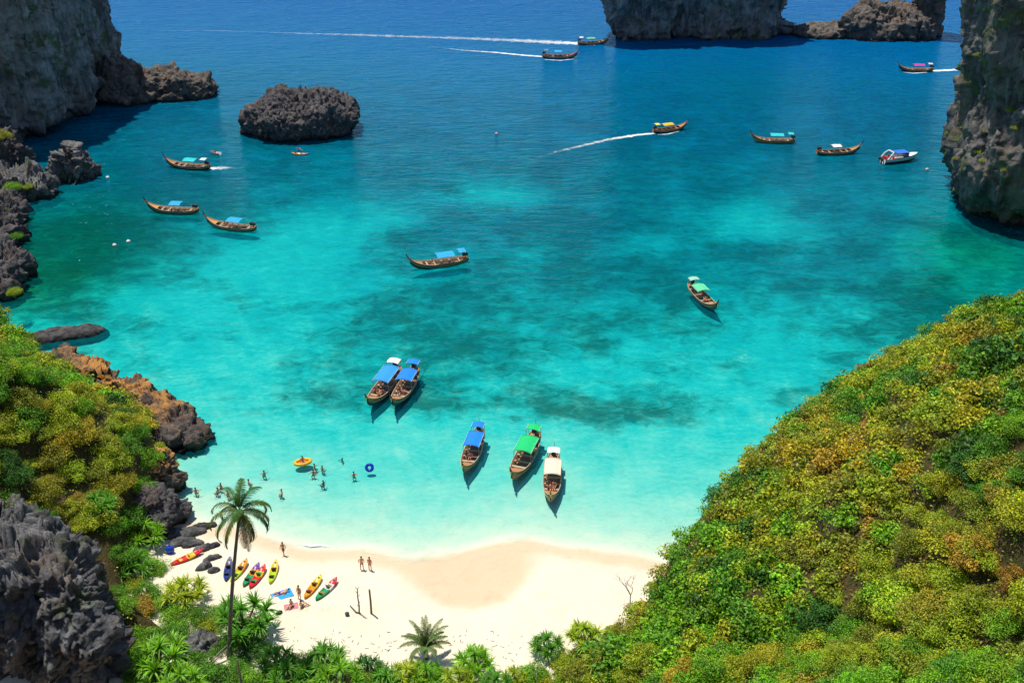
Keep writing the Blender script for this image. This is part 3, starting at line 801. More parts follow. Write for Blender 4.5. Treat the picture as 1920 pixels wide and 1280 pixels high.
# ---- left slope
S2 = slope_spots(-100, -37, 74, 200, 2.3)
S2 = S2[S2[:, 3] > .5]
ok, u2, v2, d2 = in_view(S2)
S2, u2, v2, d2 = S2[ok], u2[ok], v2[ok], d2[ok]
vis = ~hidden(S2); S2, u2, v2, d2 = S2[vis], u2[vis], v2[vis], d2[vis]
nl = 0
for i in np.argsort(d2):
    x, y, z, d = S2[i]; u, v = u2[i], v2[i]
    if v > 985 and u < 205: continue      # bare karst face
    q = nfield(x + 40, y) + random.gauss(0, .25)
    if u < 260 and v > 640 and v < 740 and d < 3: continue
    t = pick({'yellow': 1.3, 'green': 1.3, 'bright': 1.4, 'olive': .5, 'dark': .6}) if q < .2 else pick({'gold': .8, 'olive': 1, 'yellow': 1.2, 'rust': .35})
    sz = random.uniform(1.3, 2.3)
    if v < 560: sz *= .8
    colr = jitc(COLS[t])
    if nl < 112:
        zone = ('at the left frame edge' if u < 110 else 'above the grey cliff' if u < 230 else 'on the left rim over the sand') if v > 800 else ('behind the orange point' if v > 640 else 'high on the left shore')
        szw = 'large' if sz > 1.95 else 'small' if sz < 1.6 else 'mid-sized'
        place_plant('leafy_shrub', f'{szw} {WORD[t]} leafy shrub {zone}', 'shrub', BUSH[random.randrange(7)], STEM[random.randrange(3)], (x, y, z - .25 * sz), sz, colr, f'{szw} {WORD[t]} shrubs {zone}, left slope', random.uniform(.8, 1.25))
        nl += 1
    else: far_list.append((x, y, z - .25 * sz, sz, colr))
# the many farther shrubs as one mass
def mass(name, lst, label):
    Vs, Fs, Cs = [], [], []; n0 = 0
    for k, (x, y, z, sz, colr) in enumerate(lst):
        P, d, tone, rg, _, _ = BUSH_LO[k % 5]
        a = random.uniform(0, 6.28); Rm = np.array([[math.cos(a), -math.sin(a), 0], [math.sin(a), math.cos(a), 0], [0, 0, 1]])
        V, F, C = leaves(P @ Rm.T, d @ Rm.T, .145, .098, tone * np.array([*colr[:3], 1]), rg=rng)
        Vs.append(V * np.array([sz, sz, sz * random.uniform(.8, 1.2)]) + np.array([x, y, z])); Fs.append(F + n0); Cs.append(C); n0 += len(V)
    o = obj(name, mesh_np(name, np.concatenate(Vs), np.concatenate(Fs), False, {'lc': np.concatenate(Cs)}, [M['leaf']]))
    o.color = (1, 1, 1, 1)
    return tag(o, label, 'thicket', None, 'stuff')
print('SHRUBS', n_ind, nl, 'far', len(far_list))
if far_list: mass('shrub_thicket', far_list, 'olive and rusty thicket on the farther part of the right-hand slope')
# undergrowth of loose leaves covering the soil between the shrubs
def carpet(name, label, x0, x1, y0, y1, n, pal, size, test):
    P = np.stack([rng.uniform(x0, x1, n), rng.uniform(y0, y1, n)], 1)
    h, d = hill_z(P[:, 0], P[:, 1])
    P3 = np.stack([P[:, 0], P[:, 1], h + rng.uniform(0.02, .75, n) ** 1.5], 1)
    u, v, dep = project(P3)
    k = (d > .1) & (u > -60) & (u < 1980) & (v > 0) & (v < 1330) & test(u, v, d)
    P3 = P3[k]; n = len(P3)
    base = np.array(pal)[rng.integers(0, len(pal), n)]
    tone = tones(n) * np.concatenate([base, np.ones((n, 1))], 1)
    V, F, C = leaves(P3, np.tile([0, 0, 1.0], (n, 1)), size, size * .62, tone)
    o = obj(name, mesh_np(name, V, F, False, {'lc': C}, [M['leaf']])); o.color = (1, 1, 1, 1)
    return tag(o, label, 'undergrowth', None, 'stuff')
carpet('undergrowth', 'low leafy undergrowth between the shrubs on the right slope', 8, 125, 30, 175, 130000, [COLS['olive'], COLS['yellow'], COLS['rust'], COLS['green']], .26, lambda u, v, d: u > 1000)
carpet('undergrowth', 'low leafy undergrowth between the shrubs on the left slope', -100, -36, 72, 200, 50000, [COLS['green'], COLS['yellow'], COLS['olive'], COLS['bright']], .26, lambda u, v, d: (u < 420) & ~((v > 950) & (u < 215)))

# bushes clinging to ledges of the two tall cliffs
for (ob, n, lab) in ((cliff_l, 16, 'small green bush clinging to the tall upper left headland'), (cliff_r, 14, 'small green bush clinging to the dark upper right cliff')):
    me = ob.data; co = np.zeros(len(me.vertices) * 3, dtype=np.float32); me.vertices.foreach_get('co', co); co = co.reshape(-1, 3)
    no = np.zeros(len(me.vertices) * 3, dtype=np.float32); me.vertices.foreach_get('normal', no); no = no.reshape(-1, 3)
    u, v, _ = project(co)
    ks = np.where((u > -20) & (u < 1940) & (v > -30) & (v < 400) & (no[:, 2] > .25) & (no[:, 1] < .1) & (co[:, 2] > 6))[0]
    for q in rng.choice(ks, min(n, len(ks)), replace=False):
        place_plant('cliff_bush', lab, 'bush', BUSH[random.randrange(7)], STEM[0], tuple(co[q] - np.array([0, 0, .3])), random.uniform(.5, 1.1), jitc(COLS[pick({'green': 1, 'olive': 1, 'yellow': .6})], .1), lab.replace('small green bush', 'bushes'))
# ---- screw pines and bushes along the back of the beach
PZ = [  # u, v of crown, size, colour, kind, label
    (455, 1160, 2.6, 'green', 'p', 'large round screw pine at the foot of the tall palm'),
    (345, 1105, 2.0, 'yellow', 'p', 'yellow-tipped screw pine beside the blue boat shape at the beach edge'),
    (300, 1225, 2.6, 'bright', 'p', 'bright green screw pine below the dark boulder at the lower left'),
    (250, 1160, 2.0, 'bright', 'b', 'bright green bush against the grey cliff'),
    (520, 1235, 1.9, 'green', 'p', 'green screw pine right of the slender trunk at the bottom edge'),
    (610, 1235, 2.0, 'green', 'p', 'green screw pine left of the middle of the bottom edge'),
    (690, 1250, 1.6, 'dark', 'p', 'dark green screw pine between two others at the bottom edge'),
    (765, 1262, 1.7, 'yellow', 'p', 'yellow-green screw pine below the feather palm'),
    (890, 1235, 1.9, 'bright', 'p', 'lone bright green screw pine in front of the sand at the bottom middle'),
    (1025, 1205, 1.6, 'green', 'p', 'dark-tipped screw pine standing clear on the sand to the right'),
    (965, 1268, 1.3, 'yellow', 'p', 'small screw pine right of the lone bright one'),
    (1095, 1195, 1.8, 'yellow', 'p', 'screw pine at the right corner of the beach'),
    (1090, 1255, 1.9, 'olive', 'b', 'olive bush below the corner screw pine'),
    (1160, 1215, 1.9, 'yellow', 'b', 'yellow-green bush where beach and right slope meet'),
    (1190, 1270, 2.0, 'yellow', 'b', 'yellow-green bush at the bottom edge under the right slope'),
    (400, 1265, 2.0, 'green', 'b', 'green bush in front of the slender trunk at the bottom edge'),
    (470, 1275, 1.7, 'bright', 'b', 'bright bush under the slender trunk at the bottom edge'),
    (380, 1150, 1.4, 'green', 'b', 'small green bush between two screw pines'),
    (240, 1090, 1.5, 'yellow', 'b', 'yellow bush above the boulder beside the cliff edge'),
    (290, 1060, 1.5, 'bright', 'b', 'leafy bush over the sand at the left beach end'),
    (560, 1270, 1.6, 'green', 'b', 'dense green bush at the bottom edge left of centre'),
    (660, 1285, 1.8, 'yellow', 'b', 'yellowish bush on the bottom edge below the screw pines'),
    (835, 1290, 1.6, 'bright', 'b', 'bright bush at the very bottom below the feather palm'),
    (900, 1292, 1.7, 'yellow', 'b', 'low bush at the foot of the lone screw pine'),
    (1030, 1285, 1.7, 'yellow', 'b', 'low yellow bush on the bottom edge right of centre'),
    (540, 1262, 2.0, 'green', 'p', 'green screw pine at the bottom edge just left of the thick clump'),
    (640, 1268, 2.0, 'bright', 'p', 'bright screw pine on the bottom edge left of centre'),
    (725, 1275, 1.7, 'green', 'p', 'green screw pine on the bottom edge under the feather palm'),
    (800, 1262, 1.7, 'bright', 'p', 'bright screw pine hugging the foot of the feather palm'),
    (860, 1268, 1.7, 'yellow', 'p', 'yellowish screw pine left of the lone bright one'),
    (930, 1280, 1.6, 'green', 'p', 'green screw pine on the bottom edge right of the lone bright one'),
    (1000, 1262, 1.6, 'bright', 'b', 'bright little bush on sand at the bottom right of centre'),
    (1060, 1235, 1.7, 'yellow', 'b', 'yellow-green bush beside the dark-tipped screw pine'),
    (1130, 1235, 1.8, 'olive', 'p', 'olive screw pine amid bushes at the right beach corner'),
    (1130, 1280, 2.0, 'yellow', 'b', 'yellow bush on the bottom edge at the right beach corner'),
    (1070, 1290, 1.9, 'bright', 'b', 'bright bush on the bottom edge right of centre'),
    (1180, 1180, 1.7, 'olive', 'b', 'olive bush below the leafless tree'),
    (1215, 1230, 2.0, 'yellow', 'b', 'large yellow bush at the foot of the right slope'),
    (340, 1180, 1.7, 'green', 'b', 'green bush under the yellow-tipped screw pine'),
    (300, 1130, 1.6, 'bright', 'b', 'bright bush between cliff and beach'),
    (270, 1265, 2.0, 'green', 'b', 'green bush on the bottom edge beside the cliff'),
    (340, 1275, 2.0, 'bright', 'p', 'bright screw pine on the bottom edge near the cliff'),
    (420, 1205, 1.5, 'green', 'b', 'green bush round the palm foot'),
    (500, 1275, 1.8, 'green', 'b', 'green bush on the bottom edge right of the slender trunk'),
    (590, 1290, 1.8, 'bright', 'b', 'bright bush on the bottom edge among screw pines'),
    (760, 1290, 1.7, 'green', 'b', 'green bush on the bottom edge at mid left'),
    (300, 830, 1.9, 'bright', 'b', 'bright rounded bush on the slope rim above the dark point'),
    (285, 780, 1.8, 'yellow', 'b', 'yellow-green bush behind the dark point'),
    (230, 740, 1.7, 'green', 'b', 'green bush just below the orange ground'),
    (310, 880, 1.7, 'yellow', 'b', 'yellow bush overhanging the small cove on the left'),
    (455, 1180, 2.2, 'green', 'b', 'dense round green bush under the large screw pine by the palm'),
    (425, 1140, 1.7, 'bright', 'b', 'bright bush left of the large screw pine by the palm'),
    (330, 1150, 1.9, 'bright', 'b', 'bright leafy bush between the cliff and the yellow-tipped screw pine'),
    (270, 1110, 1.8, 'green', 'b', 'green bush squeezed against the grey cliff rim'),
    (395, 1165, 1.5, 'yellow', 'b', 'yellow bush just left of the palm trunk'),
    (285, 1195, 1.9, 'green', 'b', 'green bush beside the boulder at the lower left'),
    (480, 1215, 1.7, 'dark', 'b', 'dark bush right of the palm foot'),
    (250, 1040, 1.9, 'bright', 'b', 'bright bush spilling over the cliff shoulder'),
    (215, 1010, 1.7, 'green', 'b', 'green bush at the top right of the grey cliff'),
    (255, 1000, 1.9, 'yellow', 'b', 'yellow-green bush behind the black boulder'),
    (255, 1215, 1.9, 'bright', 'b', 'bright bush beside the foot of the grey cliff'),
    (360, 1240, 1.8, 'green', 'b', 'green bush in front of the grey boulder'),
    (440, 1250, 1.7, 'green', 'b', 'green bush just right of the palm foot at the bottom edge'),
    (570, 1235, 1.7, 'bright', 'b', 'bright leafy bush between two screw pines left of centre'),
    (690, 1272, 1.7, 'yellow', 'b', 'yellow leafy bush between screw pines near the feather palm'),
    (1110, 1215, 1.6, 'bright', 'b', 'bright bush beside the right corner screw pine'),
    (1150, 1180, 1.5, 'yellow', 'b', 'yellow bush at the sand edge near the leafless tree'),
    (220, 965, 2.0, 'green', 'p', 'feathery green screw pine on the ledge above the cliff'),
    (170, 900, 1.9, 'green', 'p', 'green screw pine high on the left slope'),
    (250, 880, 2.0, 'bright', 'p', 'bright screw pine on the rim of the left slope'),
]
for (u, v, sz, cn, kd, lab) in PZ:
    hgt = sz * (.8 if kd == 'p' else .5)
    z = 1.4
    for _ in range(6):
        p = G(u, v, z + hgt); z = surf_z(p.x, p.y)
    if kd == 'p':
        cr, st = PAND[random.randrange(4)]
        place_plant('screw_pine', lab, 'screw pine', cr, st, (p.x, p.y, z), sz, jitc(COLS[cn], .06), 'screw pines round the beach')
    else:
        place_plant('leafy_bush', lab, 'bush', BUSH[random.randrange(7)], STEM[random.randrange(3)], (p.x, p.y, z - .15 * sz), sz, jitc(COLS[cn], .06), 'bushes behind the beach', 1.0)
for (u, v, zz, sz, cn, lab) in ((22, 352, 4.4, 1.9, 'bright', 'bright green bush growing on the weathered shore ledge'), (52, 346, 3.6, 1.1, 'yellow', 'small yellow-green bush on the weathered shore ledge'), (30, 440, 3.0, 1.2, 'green', 'green bush on the low shore rocks at the left frame edge'), (8, 400, 3.4, 1.7, 'bright', 'bright bush above the low shore rocks on the left'), (15, 485, 3.0, 1.5, 'olive', 'olive bush between the low shore rocks on the left'), (4, 258, 9.0, 2.2, 'olive', 'olive bush on top of the tall shaded shore rock'), (26, 545, 4.2, 1.3, 'yellow', 'yellowish bush on the black rough boulder')):
    p = G(u, v, zz); place_plant('leafy_bush', lab, 'bush', BUSH[random.randrange(7)], STEM[0], (p.x, p.y, zz - .8), sz, jitc(COLS[cn], .06), 'bushes on the shore rocks')
# boulder between the bushes
p = G(375, 1215, 1.2)
rock_thing('boulder', 'grey boulder among the bushes behind the beach', oval((p.x, p.y), 1.9, 1.5, 0, 8, .15, 77), dome(2.6, .95, -.5), 90, 40, [('f', .4, 2, 1), ('v', .6, 1.0, .6), ('r', .15, .4, 1)], M['karst_near'], 61.0)
# dry litter and fallen twigs on the sand edge
mb = MB()
for k in range(170):
    u = random.uniform(480, 1150); v = 1205 + random.uniform(-25, 40) - (18 if u < 560 else 0)
    p = G(u, v, 1.4); z = surf_z(p.x, p.y); a = random.uniform(0, 6.28); L = random.uniform(.1, .45)
    mb.tube([(p.x, p.y, z + .02), (p.x + L * math.cos(a), p.y + L * math.sin(a), z + .05)], [.03, .012], 4)
tag(mb.build('beach_litter', M['bark']), 'dry twigs and litter along the back of the beach', 'litter', None, 'stuff')

# ---- palms
def frond_mesh(name, seed, L=3.2, droop=1.2, lean=.9, leaflet=.62, n=46, width=.075):
    rg = np.random.default_rng(seed)
    P = [np.zeros(3)]; e = lean
    for k in range(16):
        P.append(P[-1] + np.array([math.cos(e), 0, math.sin(e)]) * L / 16); e -= droop / 16 * (1 + k / 10)
    P = np.array(P); mb = MB(); mb.tube(P, np.linspace(.035, .008, len(P)), 5)
    Vr, Fr = np.concatenate(mb.V), mb.F
    V, F, C = [], [], []
    for k in range(n):
        t = .1 + .9 * (k + .5) / n; q = t * 16; i = min(int(q), 15); p = P[i] + (P[i + 1] - P[i]) * (q - i); T = (P[i + 1] - P[i]); T /= np.linalg.norm(T)
        Lk = leaflet * math.sin(math.pi * min(1, (.12 + .86 * t))) ** .6 * rg.uniform(.8, 1.15)
        for s in (-1, 1):
            d = np.array([0, s * 1.0, 0]) + T * .75 + np.array([0, 0, -.25 + rg.uniform(-.25, .25)])
            v, f = strip_leaf(p, d, Lk, width, 1.0, 2)
            o = len(V); V += v; F += [[a + o for a in b] for b in f]; tn = tones(1, rg, .6, 1.3)[0]; C += [tn] * len(v)
    nv = len(V)
    allV = np.concatenate([np.array(V), Vr]); tri = np.array(F); quad = np.array([[a + nv for a in f] for f in Fr if len(f) == 4])
    col = np.concatenate([np.array(C), np.tile([1.5, .9, .9, 1], (len(Vr), 1))])
    return mesh_np(name, allV, [tri, quad], False, {'lc': col}, [M['leaf']])
pb = G(430, 1232, 1.5); top = Vector((-23.9, 75.0, 17.6))
palm = tag(empty('coconut_palm', (pb.x, pb.y, 1.2)), 'tall slender coconut palm rising above the left end of the beach', 'palm tree')
rel = top - palm.location
t = np.linspace(0, 1, 26); path = np.stack([rel.x * t ** 1.25, rel.y * t, rel.z * t], 1)
rad = .2 - .08 * t + .012 * (np.arange(26) % 2) + .1 * np.exp(-t * 14)
MB().tube(path, rad, 10).build('trunk', M['palm_bark'], palm, True)
# azimuth (0 = right of view, 90 = away), lean, droop, length, colour
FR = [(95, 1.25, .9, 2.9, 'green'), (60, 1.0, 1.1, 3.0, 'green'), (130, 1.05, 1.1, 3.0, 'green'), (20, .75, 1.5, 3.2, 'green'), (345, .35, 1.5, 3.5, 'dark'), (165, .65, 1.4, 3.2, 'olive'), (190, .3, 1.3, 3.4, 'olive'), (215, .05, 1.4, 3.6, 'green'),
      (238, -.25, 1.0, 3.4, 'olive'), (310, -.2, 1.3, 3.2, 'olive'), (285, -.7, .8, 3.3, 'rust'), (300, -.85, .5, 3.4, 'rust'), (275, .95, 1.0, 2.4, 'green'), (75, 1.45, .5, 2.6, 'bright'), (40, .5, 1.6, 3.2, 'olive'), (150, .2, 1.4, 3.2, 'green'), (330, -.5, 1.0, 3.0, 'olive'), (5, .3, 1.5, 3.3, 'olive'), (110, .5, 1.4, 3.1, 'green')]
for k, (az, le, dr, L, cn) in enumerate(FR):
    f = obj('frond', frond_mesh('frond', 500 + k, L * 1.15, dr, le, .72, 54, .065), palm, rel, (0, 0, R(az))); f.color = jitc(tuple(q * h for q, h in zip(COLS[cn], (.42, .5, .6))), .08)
mb = MB()
for k in range(7):
    a = k * .9; mb.ball((rel.x + .25 * math.cos(a), rel.y + .25 * math.sin(a), rel.z - .25 - .06 * (k % 3)), .14, 8, 6)
mb.build('coconut_cluster', paint('coconut', (.22, .2, .04), .6), palm, True)
# slender bare trunk and props nearby
p = G(453, 1290, 1.5); pt = G(452, 1212, 3.2)
o = empty('slender_tree', (p.x, p.y, surf_z(p.x, p.y) - .1)); tag(o, 'slender bare trunk at the bottom edge beside the palm', 'tree')
MB().tube([(0, 0, 0), (.05, .03, 2), (0, .1, 3.6)], [.13, .11, .08], 8).build('trunk', M['palm_bark'], o, True)
o2 = obj('crown', BUSH[2], o, (0, 0, -.4), None, .9); o2.color = jitc(COLS['green'])
for (a, b, za, zb) in (((385, 1250), (435, 1200), 1.6, 3.0), ((392, 1248), (432, 1212), 1.6, 2.6)):
    A_, B_ = G(*a, za), G(*b, zb)
    tag(MB().tube([A_, (A_ + B_) / 2 + Vector((0, 0, .06)), B_], [.07, .06, .05], 6).build('leaning_pole', M['dead_wood'], None, True), 'bare pole leaning among the bushes at the palm foot', 'pole', 'leaning poles at the palm foot')
# feather palm
p = G(800, 1232, 1.4)
fp = tag(empty('feather_palm', (p.x, p.y, surf_z(p.x, p.y))), 'small upright feather palm at the bottom middle of the beach', 'palm tree')
MB().tube([(0, 0, -.3), (0, 0, 1.2)], [.2, .14], 8).build('trunk', M['palm_bark'], fp, True)
for k in range(20):
    f = obj('frond', frond_mesh('frond', 560 + k, random.uniform(2.6, 3.6), random.uniform(.5, 1.0), random.uniform(1.0, 1.5), .5, 40), fp, (0, 0, 1.15), (0, 0, k * 2.4)); f.color = jitc((.11, .19, .035), .1)
# ---- bare branches
def bare_tree(name, label, loc, h, seed, depth=4, cat='dead tree', tilt=0.0):
    rd = random.Random(seed); mb = MB()
    def grow(p, d, L, r, k):
        q = p + d * L; m_ = (p + q) / 2 + Vector((rd.uniform(-.06, .06), rd.uniform(-.06, .06), 0)) * L
        mb.tube([p, m_, q], [r, r * .82, r * .62], 5)
        if k:
            for j in range(2 if rd.random() < .6 else 3):
                dd = (d + Vector((rd.uniform(-.75, .75), rd.uniform(-.75, .75), rd.uniform(-.15, .45)))).normalized(); grow(q, dd, L * rd.uniform(.6, .82), r * .62, k - 1)
    grow(Vector((0, 0, -.3)), Vector((tilt, 0, 1)).normalized(), h * .34, h * .016, depth)
    return tag(mb.build(name, M['dead_wood'], None, loc=loc), label, cat)
for (u, v, h, sd, lab) in ((1185, 1120, 4.8, 1, 'bare leafless tree at the right end of the beach'), (1500, 915, 3.4, 2, 'pale dead branches sticking out of the right slope'), (1590, 850, 2.6, 3, 'grey bare twigs halfway up the right slope'),
                           (1555, 1010, 2.4, 5, 'bare twigs in the middle of the right slope'), (1600, 1000, 2.0, 6, 'thin bare twigs beside the middle of the right slope')):
    z = 5
    for _ in range(8):
        p = G(u, v, z + 1.0); z = surf_z(p.x, p.y)
    bare_tree('bare_tree', lab, (p.x, p.y, z + (1.2 if u > 1300 else 0)), h, sd, 4, tilt=-.1)
p = G(673, 1147, 1.2); z = surf_z(p.x, p.y)
mb = MB(); mb.tube([(0, 0, -.3), (.08, 0, 1), (.02, 0, 2.2), (.06, 0, 3.2)], [.09, .075, .06, .045], 7)
for (h, s) in ((3.15, -1), (3.15, 1), (1.3, 1), (.9, -1), (2.2, 1), (2.6, -1)): mb.tube([(.04, 0, h), (.04 + s * .2, 0, h + .3)], [.035, .02], 5)
tag(mb.build('driftwood_post', M['bark'], None, loc=(p.x, p.y, z)), 'forked knobbly driftwood post planted in the sand', 'post')
A_ = G(656, 1130, 1.3)
tag(MB().tube([(A_.x, A_.y, surf_z(A_.x, A_.y) + .05), (p.x - .3, p.y + .1, z + .12), (p.x + .2, p.y - .1, z + .1)], [.06, .07, .05], 6).build('driftwood_branch', M['bark']), 'driftwood branch lying against the forked post', 'branch')
p = G(696, 1147, 1.2)
tag(MB().tube([(0, 0, -.4), (.03, 0, 1.6), (0, 0, 3.1)], [.11, .1, .09], 9).build('wooden_post', M['bark'], None, loc=(p.x, p.y, surf_z(p.x, p.y))), 'plain straight wooden post standing in the sand', 'post')

# dry orange grass on top of the rocky point
hd = bpy.data.objects['rock_headland'].data
co = np.zeros(len(hd.vertices) * 3, dtype=np.float32); hd.vertices.foreach_get('co', co); co = co.reshape(-1, 3)
no = np.zeros(len(hd.vertices) * 3, dtype=np.float32); hd.vertices.foreach_get('normal', no); no = no.reshape(-1, 3)
ks = np.where((no[:, 2] > .35) & (co[:, 2] > 2.1) & (fb2(co[:, 0], co[:, 1], 4, o=3, seed=90.) > -.12))[0]
ks = rng.choice(ks, 5200); P3 = co[ks] + rng.uniform(-.25, .25, (len(ks), 3)) * np.array([1, 1, 0]) + np.array([0, 0, .12])
base = np.array([(.62, .30, .07), (.5, .27, .06), (.62, .36, .12), (.35, .28, .05)])[rng.integers(0, 4, len(ks))]
V, F, C = leaves(P3, no[ks], .3, .12, tones(len(ks)) * np.concatenate([base, np.ones((len(ks), 1))], 1))
o = obj('dry_grass', mesh_np('dry_grass', V, F, False, {'lc': C}, [M['leaf']])); o.color = (1, 1, 1, 1)
tag(o, 'dry orange grass covering the top of the rocky point', 'grass', None, 'stuff')
# ------------------------------------------------------------------ boats
_pm = {}
def pm(col, rough=.5, **k):
    key = (tuple(round(c, 3) for c in col), rough)
    if key not in _pm: _pm[key] = paint('paint_%02d' % len(_pm), col, rough, **k)
    return _pm[key]
WOOD = (.46, .20, .065); PALE = (.55, .40, .26); DARKW = (.06, .035, .025); CREAM = (.75, .62, .44)
def plank_mat(name, col):
    m, nt = new_mat(name); N = NT(nt)
    v = N.coords((.35, 5, 5), True)
    f = N.noise(v, 2.2, 5, .65); g = N.noise(N.coords((1, 1, 1), True), 1.3, 3)
    c = N.mix(f, tuple(x * .65 for x in col), tuple(x * 1.25 for x in col)); c = N.mix(N.math('MULTIPLY', g, .3), c, tuple(x * .5 for x in col))
    b = N.n('BsdfPrincipled', Base_Color=c, Roughness=.5); N.out(b.outputs[0]); return m
M['hull_wood'] = plank_mat('hull_wood', WOOD); M['pale_wood'] = plank_mat('pale_wood', PALE); M['floor_wood'] = plank_mat('floor_wood', (.30, .17, .09)); M['dark_wood'] = plank_mat('dark_wood', DARKW)
M['steel'] = paint('dark_steel', (.05, .05, .055), .45, .2, 6, .5)
def canvas(col):
    key = ('canvas', tuple(col))
    if key not in _pm:
        m, nt = new_mat('canvas'); N = NT(nt)
        v = N.coords((1, 1, 1), True); f = N.noise(v, 2.0, 4, .6)
        c = N.mix(f, tuple(x * .82 for x in col), tuple(min(1, x * 1.12) for x in col))
        bp = N.n('Bump', Height=N.noise(N.coords((.6, 2, 2), True), 2.2, 3), Strength=.5, Distance=.1)
        b = N.n('BsdfPrincipled', Base_Color=c, Roughness=.7, Normal=bp.outputs[0]); b.inputs['Specular IOR Level'].default_value = .25
        N.out(b.outputs[0]); _pm[key] = m
    return _pm[key]
#            x,    half beam, sheer, keel
ST = np.array([(-5.2, .55, 1.05, .30), (-4.6, .78, .90, .05), (-3.2, 1.02, .74, -.22), (-1.6, 1.14, .66, -.32), (0, 1.16, .66, -.34), (1.6, 1.08, .74, -.30), (2.8, .88, .92, -.18), (3.8, .58, 1.22, .06), (4.5, .32, 1.58, .45), (5.05, .13, 1.98, 1.0)])
def st(x): return [np.interp(x, ST[:, 0], ST[:, k]) for k in (1, 2, 3)]
def longtail(label, u0, v0, u1, v1, canopy, rear, hull2=DARKW, can=(-2.9, 1.2), rearx=(-4.7, -3.4), deckcol=WOOD, Lfix=None, group='longtail boats in the bay', tail=True, tail_a=0.0, ribbon=(.5, .05, .12), rail=PALE):
    """stern seen at (u0,v0), bow at (u1,v1) of the photograph, both at the waterline"""
    a, b = G(u0, v0), G(u1, v1); dv = b - a; L = dv.length
    if Lfix: L = Lfix
    s = L / 10.4; c_ = (a + b) / 2
    r = empty('longtail_boat', (c_.x, c_.y, 0), math.atan2(dv.y, dv.x), s); tag(r, label, 'boat', group)
    xs = np.linspace(-5.2, 5.05, 29)
    # shell: outside and inside skins
    V = []; ns = 9
    for x in xs:
        hb, sh, ke = st(x)
        th = np.linspace(-1, 1, ns)
        for q in th:
            V.append((x, hb * np.sign(q) * abs(q) ** .62, ke + (sh - ke) * abs(q) ** 2.4))
    n1 = len(V)
    for x in xs:
        hb, sh, ke = st(x); hb = max(hb - .07, .02); ke = ke + .07; sh = sh - .005
        for q in np.linspace(-1, 1, ns): V.append((x, hb * np.sign(q) * abs(q) ** .62, ke + (sh - ke) * abs(q) ** 2.4))
    Fo = grid_faces(ns, len(xs)); Fi = Fo[:, ::-1] + n1
    k = len(xs); rim = []
    for i in range(k - 1):
        for e in (0, ns - 1):
            rim.append((i * ns + e, (i + 1) * ns + e, n1 + (i + 1) * ns + e, n1 + i * ns + e))
    cap = [tuple(range(ns))]; capb = [tuple(n1 + q for q in range(ns))[::-1]]
    fm = []
    for f in Fo:
        j = f[0] % ns
        fm.append(1 if j in (0, ns - 2) else 0)
    mats = [pm(hull2, .45), M['hull_wood'], M['floor_wood']]
    me = mesh_np('hull', np.array(V), [Fo, Fi, np.array(rim), np.array(cap), np.array(capb)], False, None, mats, np.array(fm + [2] * len(Fi) + [1] * len(rim) + [1, 2]))
    hull = obj('hull', me, r)
    for sgn in (-1, 1):
        P = [(x, sgn * st(x)[0], st(x)[1] + .02) for x in xs]
        MB().tube(P, .055, 6).build('gunwale', pm(rail, .5), r, True)
        P = [(x, sgn * (st(x)[0] * .93 + .035), st(x)[1] * .62 + st(x)[2] * .38) for x in xs[1:-2]]
        MB().tube(P, .035, 5).build('rub_rail', pm(CREAM, .5), hull, True)
    # floor boards, foredeck, thwarts
    V = []
    for x in np.linspace(-4.4, 3.2, 12):
        hb, sh, ke = st(x); zf = ke + .38; w_ = hb * .82; V += [(x, -w_, zf), (x, w_, zf)]
    obj('floor', mesh_np('floor', np.array(V), grid_faces(2, 12), False, None, [M['floor_wood']]), r)
    V = []
    for x in np.linspace(2.9, 5.0, 9):
        hb, sh, ke = st(x); V += [(x, -hb * .95, sh - .06), (x, 0, sh - .01), (x, hb * .95, sh - .06)]
    obj('foredeck', mesh_np('foredeck', np.array(V), grid_faces(3, 9), False, None, [pm(deckcol, .5)]), r)
    V = []
    for x in np.linspace(-5.15, -4.5, 4):
        hb, sh, ke = st(x); V += [(x, -hb * .95, sh - .1), (x, hb * .95, sh - .1)]
    obj('stern_deck', mesh_np('stern_deck', np.array(V), grid_faces(2, 4), False, None, [M['hull_wood']]), r)
    for x in (-3.6, -2.0, -.6, .8, 2.1):
        hb, sh, ke = st(x); MB().box((x, 0, sh - .2), (.3, hb * 1.86, .05)).build('thwart', M['pale_wood'], r)
    # tall prow post with ribbons
    hb, sh, ke = st(5.05)
    prow = MB().tube([(4.55, 0, 1.15), (5.0, 0, 1.75), (5.45, 0, 2.45), (5.75, 0, 3.0)], [.1, .12, .1, .07], 7).build('prow_post', M['dark_wood'], r, True)
    MB().tube([(5.28, 0, 2.12), (5.44, 0, 2.42)], [.17, .15], 8).build('ribbon', pm(ribbon, .7), prow, True)
    MB().tube([(5.42, .05, 2.36), (5.56, .06, 2.0), (5.5, .1, 1.65)], [.08, .07, .03], 6).build('garland', pm((.75, .7, .2), .7), prow, True)
    def roof(nm, x0, x1, col, h, half, arch=.22):
        V = []; nx, ny = 7, 9
        for lay in (0, 1):
            for x in np.linspace(x0, x1, nx):
                sag = .04 * math.sin((x - x0) / (x1 - x0) * math.pi * 3)
                for q in np.linspace(-1, 1, ny): V.append((x, q * half, h + arch * (1 - q * q) - sag - (.035 if lay else 0)))
        F1 = grid_faces(ny, nx); n_ = nx * ny; F2 = F1[:, ::-1] + n_; ed = []
        for i in range(nx - 1):
            for e in (0, ny - 1): ed.append((i * ny + e, (i + 1) * ny + e, n_ + (i + 1) * ny + e, n_ + i * ny + e))
        for j in range(ny - 1):
            for i in (0, nx - 1): ed.append((i * ny + j, i * ny + j + 1, n_ + i * ny + j + 1, n_ + i * ny + j))
        o = obj(nm, mesh_np(nm, np.array(V), [F1, F2, np.array(ed)], True, None, [canvas(col)]), r)
